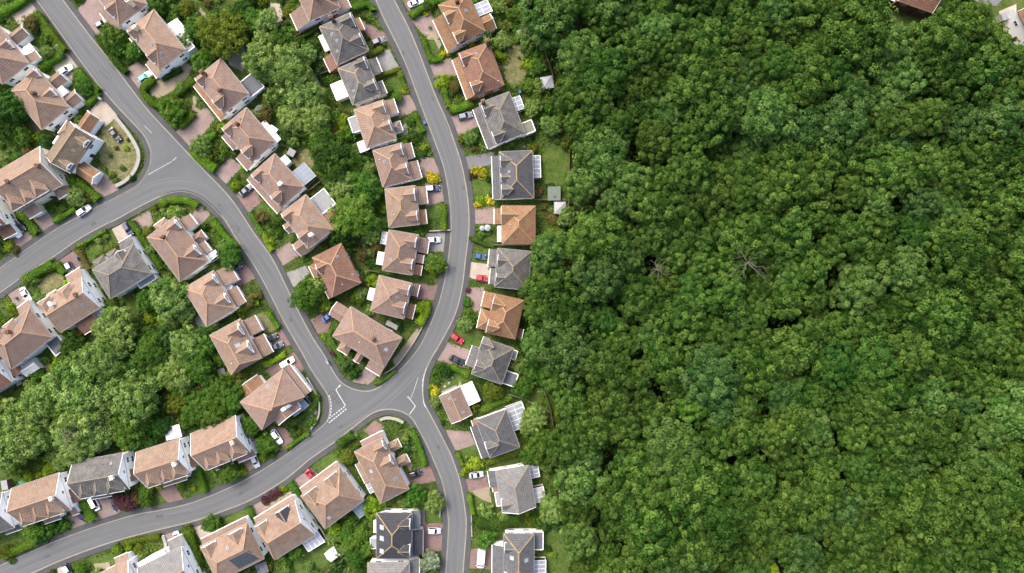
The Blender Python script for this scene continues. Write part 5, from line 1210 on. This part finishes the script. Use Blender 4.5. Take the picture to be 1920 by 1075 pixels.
# ------------------------------------------------------------ weeds and ground cover between them
def cover():
    rng = np.random.default_rng(3); pos = []; nr = []; sz = []; tn = []
    m = 0
    xs = rng.uniform(-146, 20, 100000); ys = rng.uniform(-84, 84, 100000)
    for x, y in zip(xs, ys):
        v = occ_at(x, y)
        if v >= 2: continue
        patch = math.sin(x*.35+1.3*math.sin(y*.27))+math.sin(y*.41+x*.12)
        if v == 1 and rng.random() > .26: continue
        if v == 0 and rng.random() > .62+.25*patch: continue
        k = 5 if v == 0 else 3; h = .15+.5*rng.random()*max(.1, .5+.4*patch) if v == 0 else .06; sp = .35 if v == 0 else .3
        pos.append(np.stack([x+rng.normal(size=k)*sp, y+rng.normal(size=k)*sp, rng.uniform(.04, h+.06, k)], 1)); nr.append(rng.normal(size=(k,3))*.6+np.array([0,0,1.]))
        sz.append(rng.uniform(.18,.46,k)*(1 if v == 0 else .6)); tn.append(np.clip(np.full(k, .35+.22*patch)+rng.normal(size=k)*.2, 0, 1)); m += 1
    pos = np.concatenate(pos); me = leaf_mesh('ground_cover', pos, np.concatenate(nr), np.concatenate(sz), np.concatenate(tn), LM['cover'])
    tag(obj('ground_cover', me), 'low weeds and plants covering the garden soil', 'ground cover', kind='stuff'); print('cover', len(pos))
cover()
# ------------------------------------------------------------ cars
def paint(name, col, rough=.3):
    m, nt, b = nodes('car_paint_'+name, rough, .5); b.inputs['Base Color'].default_value = (*col, 1)
    b.inputs['Coat Weight'].default_value = .35; b.inputs['Coat Roughness'].default_value = .12; return m
CP = {'white':paint('white', (.72,.72,.72)), 'black':paint('black', (.012,.013,.016)), 'navy':paint('navy', (.018,.028,.065)), 'blue':paint('blue', (.04,.09,.19)), 'silver':paint('silver', (.30,.325,.36)), 'grey':paint('grey', (.11,.125,.145)),
      'red':paint('red', (.30,.008,.02)), 'teal':paint('teal', (.02,.045,.05)), 'cover':paint('cover', (.02,.06,.13), .7), 'greydark':paint('dark_grey', (.06,.075,.085))}
MT['tyre'] = flat('tyre_rubber', (.02,.02,.02), .9, .2, .1, 3); MT['hub'] = flat('wheel_rim', (.45,.45,.46), .4, .5, .1, 3)
MT['cglass'] = flat('car_glass', (.014,.018,.024), .06, .6, .1, 1); MT['tealg'] = flat('teal_windscreen_cover', (.04,.38,.36), .4, .4, .1, 2)
MT['lamp'] = flat('headlamp', (.6,.62,.65), .15, .6, .05, 2); MT['tail'] = flat('tail_lamp', (.35,.01,.01), .25, .5, .05, 2)
w_ = MB(); w_.tube((0,-.11,0), (0,.11,0), .32, .32, 12); TYRE = w_.mesh('tyre', MT['tyre'])
w_ = MB(); w_.tube((0,-.125,0), (0,.125,0), .19, .19, 8); RIM = w_.mesh('rim', MT['hub'])
def loft(mb, rings, m=0, cap=True):
    for a, b in zip(rings, rings[1:]):
        n = len(a)
        for i in range(n-1): mb.poly([a[i], a[i+1], b[i+1], b[i]], m)
    if cap: mb.poly(rings[0][::-1], m); mb.poly(rings[-1], m)
def car(px, py, deg, col, label, length=4.3, kind='hatch', z=.07, roof=None, screen='cglass'):
    """deg: heading in the photo, anticlockwise from right; the bonnet leads"""
    x, y = W(px, py, 1.0); t = empty('parked_car', (x, y, z), R(deg), label=label, cat='car', group='cars parked at the houses')
    Lh = length/2; w = .90; pm = CP[col]
    st = [(-1,.66,.62,.34),(-.97,.80,.80,.28),(-.86,.93,.90,.24),(-.6,.99,.93,.22),(-.1,1.,.93,.22),(.35,1.,.92,.22),(.62,.98,.88,.22),(.85,.92,.80,.24),(.96,.78,.72,.28),(1,.60,.60,.34)]
    mb = MB(); rings = []
    for s, f, zt, zb in st:
        hw = w*f; xx = s*Lh
        rings.append([(xx,-hw*.93,zb),(xx,-hw,zb+.18),(xx,-hw,zt-.14),(xx,-hw*.9,zt-.02),(xx,-hw*.45,zt+.025),(xx,hw*.45,zt+.025),(xx,hw*.9,zt-.02),(xx,hw,zt-.14),(xx,hw,zb+.18),(xx,hw*.93,zb)])
    loft(mb, rings); mb.build('body', pm, t)
    # glasshouse: base ring at the belt, top ring at the roof
    if kind == 'hatch': b0, b1, r0, r1, h = -.93, .42, -.76, .08, 1.47
    elif kind == 'saloon': b0, b1, r0, r1, h = -.72, .46, -.42, .10, 1.42
    elif kind == 'suv': b0, b1, r0, r1, h = -.96, .44, -.84, .14, 1.68
    else: b0, b1, r0, r1, h = -.97, .74, -.93, .46, 1.85
    zb = .90; wb = w*.90; wt = w*.70
    B = [(b0*Lh,-wb*.86), (b0*Lh*.8,-wb), (b1*Lh*.75,-wb), (b1*Lh,-wb*.78), (b1*Lh,wb*.78), (b1*Lh*.75,wb), (b0*Lh*.8,wb), (b0*Lh,wb*.86)]
    Tt = [(r0*Lh,-wt*.86), (r0*Lh*.85,-wt), (r1*Lh-.12,-wt), (r1*Lh,-wt*.84), (r1*Lh,wt*.84), (r1*Lh-.12,wt), (r0*Lh*.85,wt), (r0*Lh,wt*.86)]
    def quad(nm, i, j, mat):
        m1 = MB(); m1.poly([(*B[i],zb), (*B[j],zb), (*Tt[j],h), (*Tt[i],h)]); 
        m1.build(nm, mat, t)
    g = MT['cglass']
    for i, j in ((2,3), (4,5), (6,7), (0,1)): quad('pillar', i, j, pm)
    quad('side_window', 1, 2, g); quad('side_window', 5, 6, g); quad('windscreen', 3, 4, MT[screen]); quad('rear_window', 7, 0, g)
    m1 = MB(); top = [(p[0],p[1],h) for p in Tt]; cen = [(p[0]*.9-.02,p[1]*.82,h+.05) for p in Tt]
    for i in range(8): j = (i+1)%8; m1.poly([top[i], top[j], cen[j], cen[i]])
    m1.poly(cen); m1.build('roof', CP[roof] if roof else pm, t)
    for sx in (-.62, .64):
        for sy in (-1, 1):
            wh = obj('wheel', TYRE, t, loc=(sx*Lh, sy*(w-.10), .32)); obj('rim', RIM, wh)
    for sy in (-1, 1):
        m1 = MB(); m1.box(.90*Lh, .965*Lh, min(sy*.42,sy*.68), max(sy*.42,sy*.68), .62, .76); m1.build('headlight', MT['lamp'], t)
        m1 = MB(); m1.box(-.965*Lh, -.93*Lh, min(sy*.45,sy*.72), max(sy*.45,sy*.72), .66, .84); m1.build('tail_light', MT['tail'], t)
        m1 = MB(); m1.box(.30*Lh, .36*Lh, min(sy*.86,sy*1.04), max(sy*.86,sy*1.04), .93, 1.06); m1.build('wing_mirror', pm, t)
    return t
car(122,131,32,'white','white hatchback on the drive inside the tall corner hedge')
car(214,252,-52,'black','black saloon on the dry grass inside the curved wall',4.7,'saloon')
car(190,44,30,'navy','dark blue car on the wide pink drive at the top',3.9)
CP['aqua'] = paint('aqua', (.03,.27,.25), .5)
car(271,144,35,'white','white car with a teal cover over roof and windscreen by the loop hedge',4.4,'hatch',roof='aqua',screen='tealg')
car(156,395,35,'white','white hatchback parked half on the pavement of the street',4.5,z=.14)
car(27,433,-50,'white','white estate car beside a black car under the brown roof',4.5)
car(36,422,-50,'black','black car tucked between the white estate and the hedge',4.2)
car(239,430,-58,'navy','dark blue hatchback by the grey house with turrets',4.0)
car(130,503,-60,'greydark','dark car with pale bonnet beside the square clipped hedge',3.9,roof='silver')
car(47,552,-58,'white','white saloon on the drive behind the autumn tinted bushes',4.4,'saloon')
car(709,77,22,'greydark','dark grey hatchback beside the weathered grey house',4.0)
car(779,4,22,'white','white saloon at the very top beside the double hedge',4.4,'saloon')
car(872,217,14,'grey','steel grey hatchback before the speckled grey house',4.2)
car(811,353,4,'navy','dark car with a gleaming white roof beside the amber house',4.2,'hatch',roof='white')
car(813,450,2,'silver','silver car with white roof beside the leafy front garden',3.9,'hatch',roof='white')
car(900,481,-8,'cover','car under a dark blue cover on the lawn strip',3.2,'hatch')
car(903,522,-4,'red','red hatchback nosing up to the grey roofed garage',3.0)
car(460,357,40,'greydark','dark pickup car with open brown load bay by the hedge',4.4,'saloon',roof='grey')
car(440,503,30,'navy','navy saloon beside the tree by the white fascia',4.5,'saloon')
car(615,594,35,'blue','mid blue saloon outside the long fork house',4.0,'saloon')
car(507,635,28,'black','glossy black hatchback, upper of two dark cars side by side',4.3)
car(518,650,28,'greydark','dark grey estate, lower of two dark cars side by side',4.2,'saloon')
car(538,680,30,'white','white sport utility car on the reddish drive',4.4,'suv')
car(857,635,-36,'red','small scarlet car parked across the corner lawn',4.0,'hatch',roof='red')
car(857,676,-24,'black','long black saloon before the grey house with solar roof',4.9,'saloon')
car(518,820,-56,'white','white estate on the drive beside the crossroads garden',4.6,'hatch')
car(478,866,-66,'silver','small silver car beside the tan gable by the hedge',3.7)
car(583,893,-50,'red','crimson saloon on the pink drive',4.2,'saloon')
car(778,889,16,'black','black hatchback beside the house with two porches',3.9)
car(893,891,8,'silver','pale silver saloon beside the round lime shrubs',4.1,'saloon')
car(814,996,-2,'silver','silver white roofed car on the rose paved forecourt',3.9,'hatch',roof='white')
car(176,945,-62,'white','white van backed against the dark grey gabled house',4.3,'van')
car(215,945,-76,'black','black estate beside the purple leaved tree',4.3)
car(150,963,-66,'black','black car half hidden under the corner of the tan house',4.3)
car(332,1011,-74,'white','white sports coupe beside the tall bottom hedge',4.2,'saloon')
car(127,1071,-58,'navy','dark windscreened white roofed car at the bottom edge',4.2,'hatch',roof='white')
def campervan(px, py, deg, label):
    x, y = W(px, py, 1.5); t = empty('camper_van', (x, y, .06), R(deg), label=label, cat='camper van')
    p = CP['white']
    mb = MB(); loft(mb, [[(q,-1.05*f,.4),(q,-1.08*f,1.4),(q,-1.0*f,2.45),(q,-.5*f,2.55),(q,.5*f,2.55),(q,1.0*f,2.45),(q,1.08*f,1.4),(q,1.05*f,.4)] for q, f in ((-2.6,.94),(-2.5,1.),(1.0,1.),(1.2,.96))]); mb.build('body', p, t)
    mb = MB(); loft(mb, [[(q,-.95*f,.4),(q,-.98*f,zt-.15),(q,-.5*f,zt),(q,.5*f,zt),(q,.98*f,zt-.15),(q,.95*f,.4)] for q, f, zt in ((1.15,1.,1.9),(1.6,1.,1.9),(2.2,.97,1.15),(2.75,.9,1.0),(2.85,.75,.8))]); mb.build('cab', p, t)
    mb = MB(); mb.poly([(1.66,-.85,1.86),(1.66,.85,1.86),(2.2,.88,1.2),(2.2,-.88,1.2)]); o = mb.build('windscreen', MT['cglass'], t); o.location = (.04,0,.05)
    for xx in (-1.6, .2): mb = MB(); mb.box(xx-.35, xx+.35, -.3, .3, 2.54, 2.64); mb.build('roof_hatch', MT['panew'], t)
    for sx in (-1.6, 2.0):
        for sy in (-1, 1): wh = obj('wheel', TYRE, t, loc=(sx, sy*.92, .32)); obj('rim', RIM, wh)
    for sy in (-1, 1): mb = MB(); mb.box(2.78,2.87,min(sy*.4,sy*.7),max(sy*.4,sy*.7),.62,.78); mb.build('headlight', MT['lamp'], t); mb = MB(); mb.box(1.9,2.0,min(sy*1.0,sy*1.25),max(sy*1.0,sy*1.25),1.2,1.5); mb.build('wing_mirror', p, t)
campervan(902, 1048, -95, 'white camper van with roof hatches at the bottom of the road')

# ------------------------------------------------------------ sheds, canopies, greenhouses
def shed(px, py, wpx, dpx, deg, mat, label, h=2.2, kind='flat', wall='wood', cat='shed', name='garden_shed'):
    x, y = W(px, py, h); w, d = wpx*S, dpx*S; t = empty(name, (x, y, 0), R(deg), label=label, cat=cat)
    mb = MB(); mb.box(-w/2+.12, w/2-.12, -d/2+.12, d/2-.12, 0, h-.1); mb.build('wall', MT[wall], t)
    if kind == 'flat':
        n = max(2, int(w/1.0))
        for i in range(n):
            mb = MB(); mb.box(-w/2+w*i/n+.015, -w/2+w*(i+1)/n-.015, -d/2, d/2, h-.1+.02*(i%2), h+.03*(i%2)); mb.build('roof_sheet', MT[mat], t)
    elif kind == 'gable':
        for q in (-1, 1):
            mb = MB(); mb.poly([(-w/2,q*d/2,h-.1), (w/2,q*d/2,h-.1), (w/2,0,h+d*.2), (-w/2,0,h+d*.2)]); mb.poly([(-w/2,q*d/2,h-.18), (w/2,q*d/2,h-.18), (w/2,0,h+d*.2-.08), (-w/2,0,h+d*.2-.08)]); mb.build('roof_slope', MT[mat], t)
        mb = MB(); mb.bar((-w/2,0,h+d*.2), (w/2,0,h+d*.2), .16, .1); mb.build('ridge_cap', MT[wall], t)
        for q in (-1, 1):
            mb = MB(); mb.poly([(q*(w/2-.13),-d/2+.12,h-.1), (q*(w/2-.13),d/2-.12,h-.1), (q*(w/2-.13),0,h+d*.2-.1)]); mb.build('gable', MT[wall], t)
    mb = MB(); mb.box(-.4, .4, -d/2+.07, -d/2+.12, .05, 1.9); mb.build('door', MT['woodg'], t)
    occupy([(x+a*math.cos(R(deg))-b*math.sin(R(deg)), y+a*math.sin(R(deg))+b*math.cos(R(deg))) for a, b in ((-w/2,-d/2),(w/2,-d/2),(w/2,d/2),(-w/2,d/2))], 2)
def canopy(px, py, wpx, deg, mat, label, n=4, h=2.3, cat='gazebo'):
    x, y = W(px, py, h); r = wpx*S/2*(1.414 if n == 4 else 1.08); t = empty('gazebo', (x, y, 0), R(deg)+math.pi/n, label=label, cat=cat)
    P = [(r*math.cos(2*math.pi*i/n), r*math.sin(2*math.pi*i/n)) for i in range(n)]
    for i in range(n):
        a, b = P[i], P[(i+1)%n]; mb = MB(); mb.poly([(*a,h), (*b,h), (0,0,h+r*.32)]); mb.poly([(*a,h), (*b,h), (*b,h-.25), (*a,h-.25)]); mb.build('canopy_panel', MT[mat], t)
        mb = MB(); mb.bar((*a,h+.02), (0,0,h+r*.32+.02), .08, .06); mb.build('roof_rib', MT['metal'] if mat != 'felt' else MT['felt'], t)
        mb = MB(); mb.tube((a[0]*.96,a[1]*.96,0), (a[0]*.96,a[1]*.96,h), .05, .05, 6); mb.build('leg', MT['metal'], t)
    occupy([(x+a, y+b) for a, b in P], 2)
canopy(1026,155,23,10,'fabric','square pale grey canopy by the wood edge among brown soil')
canopy(1050,390,22,0,'fabric','square grey canopy with dark ribs beside the green grey flat shed')
canopy(488,209,24,20,'felt','dark six sided gazebo behind the pinkish houses',6)
shed(1039,363,24,26,0,'feltg','flat green grey shed beside the square ribbed canopy')
shed(982,62,22,18,25,'feltl','pale grey ribbed shed at the wood edge by the tall light tree')
shed(593,158,12,20,25,'woodg','small open brown shed by the fence of the mossy grey house',1.8)
shed(391,741,22,20,18,'panew','white roofed garden shed alone in the bushes', 2.3,'gable','upvc')
shed(324,811,30,24,14,'panel','white ribbed shed behind the tan gabled row',2.4,'flat','woodg')
shed(313,788,24,12,8,'concrete','low stone planter box just above the white ribbed shed',.9,'flat','wood')
shed(46,904,22,9,20,'teal','flat teal sheet leaning behind the tan gabled house',.9,'flat','woodg')
shed(8,910,12,18,10,'feltl','small grey lean shed at the border beside the white gable',2.0)
shed(623,1040,22,20,38,'panel','white gabled garden shed by the yellow green hedge', 2.2,'gable','upvc')
shed(55,689,30,24,33,'panew','pale glazed summerhouse behind the pinkish house',2.4,'gable','upvc')
shed(511,244,16,14,-35,'panel','white flat topped hut behind the pinkish house by the gazebo',2.2,'flat','upvc')
shed(546,286,14,13,-28,'feltl','small grey square shed above the blue grey conservatory',2.0)
shed(491,1066,22,20,18,'felt','dark flat topped shed at the bottom beside the tan roof',1.8)
shed(195,838,18,12,20,'feltl','small grey shed behind the dark grey gabled house',2.0)
shed(416,700,14,18,22,'felt','black flat shed by the patio of the tan house with glazed dormers',2.0)
shed(1891,28,26,14,20,'feltl','pale grey garage roof between the wood and the white house',2.4,'flat','greyw')
shed(1868,66,22,16,-30,'pink','small pink tiled roof at the corner of the wood',2.4,'gable','white')
shed(735,610,24,9,-28,'feltl','long pale garden store behind the fork house',1.6)
shed(905,1068,8,8,0,'feltl','tiny grey box by the camper van',1.0) if False else None
shed(712,1010,10,16,0,'feltl','narrow grey store beside the dark slate house',2.0) if False else None
shed(550,255,10,9,15,'panew','small white garden box in the leafy back gardens',1.2) if False else None
shed(895,40,6,5,15,'panel','x') if False else None

# ------------------------------------------------------------ walls and fences
def wall_line(pts_px, wpx, h, mat, label, smooth=True):
    c = [Vector(W(*p)) for p in (catmull(pts_px, 4) if smooth and len(pts_px) > 2 else [Vector(p) for p in pts_px])]; w = wpx*S/2
    t = empty('garden_wall', (c[0].x, c[0].y, 0), label=label, cat='wall'); o = c[0]; c = [p-o for p in c]
    def rib(nm, a, b, z0, z1, m):
        mb = MB()
        for i in range(len(a)-1):
            mb.poly([(*a[i],z1), (*a[i+1],z1), (*b[i+1],z1), (*b[i],z1)])
            for l in (a, b): mb.poly([(*l[i],z0), (*l[i+1],z0), (*l[i+1],z1), (*l[i],z1)])
        for i in (0, -1): mb.poly([(*a[i],z0), (*b[i],z0), (*b[i],z1), (*a[i],z1)])
        mb.build(nm, MT[m], t)
    rib('masonry', offset(c, w*.85), offset(c, -w*.85), 0, h, mat); rib('coping', offset(c, w), offset(c, -w), h, h+.07, 'concrete')
wall_line([(218,219),(238,244),(253,266),(262,285),(262,305),(252,326),(238,340),(220,350)],6.5,.9,'concrete','broad pale concrete wall curving round the bend garden')
wall_line([(722,700),(745,684),(769,652),(782,632),(793,612)],2,.7,'brick','thin garden wall curving along the pavement below the fork house')
wall_line([(713,787),(727,783),(745,786),(757,792)],5.5,.7,'concrete','short pale wall round the southern corner garden')
wall_line([(577,707),(590,730),(599,752),(600,772),(594,790),(584,804)],2.6,.8,'concrete','pale curving wall of the crossroads corner garden')
wall_line([(307,1003),(312,1020),(311,1036)],3,.9,'white','white wavy wall beside the sports coupe drive')
wall_line([(825,968),(826,950)],2,.8,'white','short white wall by the tree near the rose forecourt',False)
wall_line([(884,962),(885,1005)],2,.6,'concrete','low pale wall edging the dark hedge by the pavement',False)
wall_line([(845,432),(806,434)],2.4,.9,'woodg','low grey wall below the hedge by the silver car',False)
def fence(pts_px, label, mat='wood', h=1.6):
    p0 = Vector(W(*pts_px[0])); t = empty('garden_fence', (p0.x, p0.y, 0), label=label, cat='fence')
    for a, b in zip(pts_px, pts_px[1:]):
        A, B = Vector(W(*a))-p0, Vector(W(*b))-p0; L = (B-A).length; n = max(1, round(L/1.85)); d = (B-A)/n; ang = math.atan2(d.y, d.x)
        pm = MB(); pm.box(-.06,.06,-.06,.06,0,h+.1); pm.box(-.08,.08,-.08,.08,h+.1,h+.14); PO = pm.mesh('post', MT[mat])
        qm = MB(); l = d.length
        for k in range(8): qm.box(.07, l-.07, -.03+.012*(k%2), .02+.012*(k%2), .08+k*(h-.1)/8, .06+(k+1)*(h-.1)/8)
        qm.box(.07, l-.07, -.06, .06, h-.04, h+.02); FP = qm.mesh('fence_panel', MT[mat])
        for i in range(n+1): q = A+d*i; obj('post', PO, t, loc=(q.x,q.y,0), rz=ang)
        for i in range(n): q = A+d*i; obj('fence_panel', FP, t, loc=(q.x,q.y,0), rz=ang)
fence([(1064,238),(1067,300),(1065,362),(1067,440)],'long brown fence dividing the back gardens from the wood')
fence([(553,73),(590,54),(604,47)],'brown fence along the top garden of the grey brick house')
fence([(553,73),(559,96),(568,120)],'brown fence running down beside the white garden table')
fence([(585,149),(610,139),(634,130)],'brown fence above the small open shed')
fence([(1018,92),(1030,124),(1038,150)],'thin dark fence behind the brown soil garden')
fence([(1002,376),(1067,377)],'dark fence between the grey house and the orange house')
fence([(576,363),(604,341)],'orange brown trellis fence beside the blue grey conservatory')
fence([(612,1072),(651,1040)],'yellowish fence beside the white gabled shed','wood')
fence([(952,738),(985,748),(1010,762),(1030,772)],'grey fence crossing the lower back garden','woodg')
fence([(1022,737),(1032,765),(1037,800),(1040,830)],'weathered fence along the narrow path by the wood')
fence([(925,460),(1003,461)],'low fence between the orange house and the grey house','woodg')
fence([(655,296),(690,283)],'grey fence behind the pinkish houses near the dark conifer','woodg')
fence([(1000,235),(1050,240),(1063,238)],'brown fence closing the soil garden','wood')
fence([(1052,193),(1052,235)],'weathered fence beside the pale canopy garden')
fence([(300,148),(318,140)],'short brown fence by the loop hedge') if False else None
fence([(560,1010),(552,1040)],'x') if False else None
fence([(692,507),(712,511)],'grey fence at the back of the lime hedge house','woodg')

# ------------------------------------------------------------ small garden things
def table(px, py, wpx, label, mat='upvc', deg=15):
    x, y = W(px, py, .75); w = wpx*S/2; t = empty('garden_table', (x,y,0), R(deg), label=label, cat='table')
    mb = MB(); mb.box(-w,w,-w*.8,w*.8,.70,.76); mb.build('table_top', MT[mat], t)
    for sx in (-1,1):
        for sy in (-1,1): mb = MB(); mb.box(sx*w*.8-.04, sx*w*.8+.04, sy*w*.65-.04, sy*w*.65+.04, 0, .70); mb.build('leg', MT[mat], t)
def bin_(px, py, mat, label, deg=20):
    x, y = W(px, py, 1.0); t = empty('wheelie_bin', (x,y,0), R(deg), label=label, cat='bin')
    mb = MB(); mb.poly([(-.24,-.28,.08),(.24,-.28,.08),(.24,.28,.08),(-.24,.28,.08)]); a = [(-.24,-.28,.08),(.24,-.28,.08),(.24,.28,.08),(-.24,.28,.08)]; b = [(-.30,-.36,1.0),(.30,-.36,1.0),(.30,.36,1.0),(-.30,.36,1.0)]
    for i in range(4): mb.poly([a[i], a[(i+1)%4], b[(i+1)%4], b[i]])
    mb.build('bin_body', MT[mat], t); mb = MB(); mb.box(-.33,.33,-.40,.38,1.0,1.07); mb.build('lid', MT[mat], t)
    for s in (-1,1): mb = MB(); mb.tube((s*.2,.34,.1),(s*.28,.34,.1),.1,.1,8); mb.build('wheel', MT['tyre'], t)
def parasol(px, py, rpx, label, mat='fabric'):
    x, y = W(px, py, 2.3); r = rpx*S; t = empty('parasol', (x,y,0), label=label, cat='parasol')
    mb = MB(); mb.tube((0,0,0),(0,0,2.5),.03,.03,6); mb.build('pole', MT['metal'], t)
    for i in range(8):
        a, b = i*math.pi/4, (i+1)*math.pi/4; mb = MB(); mb.poly([(r*math.cos(a),r*math.sin(a),2.1),(r*math.cos(b),r*math.sin(b),2.1),(0,0,2.55)]); mb.build('canopy_panel', MT[mat], t)
table(576,109,12,'square white garden table on the lawn by the brown fences')
table(128,665,9,'small wooden garden table behind the brown lean-to','wood'); table(35,718,11,'pale bench table near the white gable','concrete',30)
table(243,603,11,'brown garden seat on the lawn by the dark hedge','pot',-20)
parasol(904,428,5,'smaller white parasol in front of the orange house'); parasol(914,427,6,'larger white parasol in front of the orange house')
for a in ((195,27,'felt','dark bin beside the house cut by the top edge'),(933,734,'blue','blue bin behind the small orange building'),(1034,859,'blue','blue bin under the silver green tree'),(143,485,'blue','blue bin at the corner of the lichened house drive'),
          (975,172,'blue','blue bin beside the glass lean-to'),(470,396,'teal','dark green bin beside the rose drive'),(28,560,'felt','black bin beside the white saloon'),(796,230,'blue','blue bin in the hedge by the white porch'),(968,686,'blue','blue bin behind the solar flat roof'),(983,275,'felt','dark bin by the tall glazed extension'),(553,470,'felt','dark bin on the pink drive')): bin_(*a)
def pot(px, py, label, mat='pot', r=.4):
    x, y = W(px, py, .4); t = empty('plant_pot', (x,y,0), label=label, cat='plant pot')
    mb = MB(); mb.tube((0,0,0),(0,0,.45),r*.7,r,10); mb.build('pot', MT[mat], t); o = obj('foliage', random.choice(SHR), t, loc=(0,0,.5), scale=r*1.1); set_mat(o, LM['light'])
for a in ((430,676,'grey plant pot by the patio shed','concrete'),(420,703,'second grey pot on the same patio','concrete'),(252,554,'round white pot on the small lawn','upvc'),(845,205,'white ornament in the hedge corner by the steel grey car','upvc'),(806,52,'white pot on the pink forecourt by the amber house','upvc'),(972,107,'red and white pot on the brown lawn','pot'),
          (905,950,'white rockery pot beside the tan gravel','upvc'),(875,857,'white pot on the lawn below the grey glass roof','upvc'),(840,712,'pale stone in the rock garden','concrete'),(1042,1037,'pale grey garden ornament on the long back lawn','concrete'),(212,65,'white pot under the tree by the dark blue car','upvc'),(112,405,'white pot on the hedge corner','upvc'),(1003,717,'white garden ornament on the lawn near the wood','upvc')): pot(*a)
# boulders and paving stones of the rockeries
def boulder(px, py, rpx, label, group=None, mat='concrete'):
    rng = random.Random(int(px*7+py)); x, y = W(px, py, .2); r = rpx*S; mb = MB(); n = 7
    ring = [[(r*f*math.cos(2*math.pi*i/n)*rng.uniform(.8,1.15), r*f*math.sin(2*math.pi*i/n)*rng.uniform(.8,1.15), z*r) for i in range(n)] for f, z in ((1,0),(.95,.45),(.55,.75))]
    for a, b in zip(ring, ring[1:]):
        for i in range(n): mb.poly([a[i], a[(i+1)%n], b[(i+1)%n], b[i]])
    mb.poly(ring[-1]); o = mb.build('boulder', MT[mat], loc=(x,y,0)); tag(o, label, 'boulder', group)
for q in ((829,690),(832,700),(838,706),(827,718),(842,718),(834,725),(848,708),(858,778),(575,745),(580,757),(572,765),(585,772)): boulder(q[0], q[1], random.uniform(2,3.2), 'pale rockery stone in the corner gardens of the crossroads', 'rockery stones')

def lamp(px, py, deg, label):
    x, y = W(px, py); t = empty('street_lamp', (x, y, .2), R(deg), label=label, cat='street lamp')
    mb = MB(); mb.tube((0,0,0),(0,0,5.6),.08,.05,8); mb.build('pole', MT['metal'], t); mb = MB(); mb.bar((0,0,5.6),(1.1,0,5.8),.06,.06); mb.build('arm', MT['metal'], t)
    mb = MB(); mb.box(.9,1.5,-.13,.13,5.76,5.88); mb.build('lantern', MT['feltl'], t)
lamp(126,104,35,'grey street lamp at the end of the tall hedge by the diagonal road')
def cabinet(px, py, deg, mat, label):
    x, y = W(px, py); t = empty('utility_cabinet', (x, y, .2), R(deg), label=label, cat='cabinet')
    mb = MB(); mb.box(-.5,.5,-.25,.25,0,1.1); mb.build('cabinet_body', MT[mat], t); mb = MB(); mb.box(-.55,.55,-.3,.3,1.1,1.16); mb.build('lid', MT[mat], t)
cabinet(616,679,-60,'feltl','small pale cabinet on the pavement edge of the fork garden'); cabinet(192,187,-35,'feltl','small grey cabinet at the corner of the pale drive')
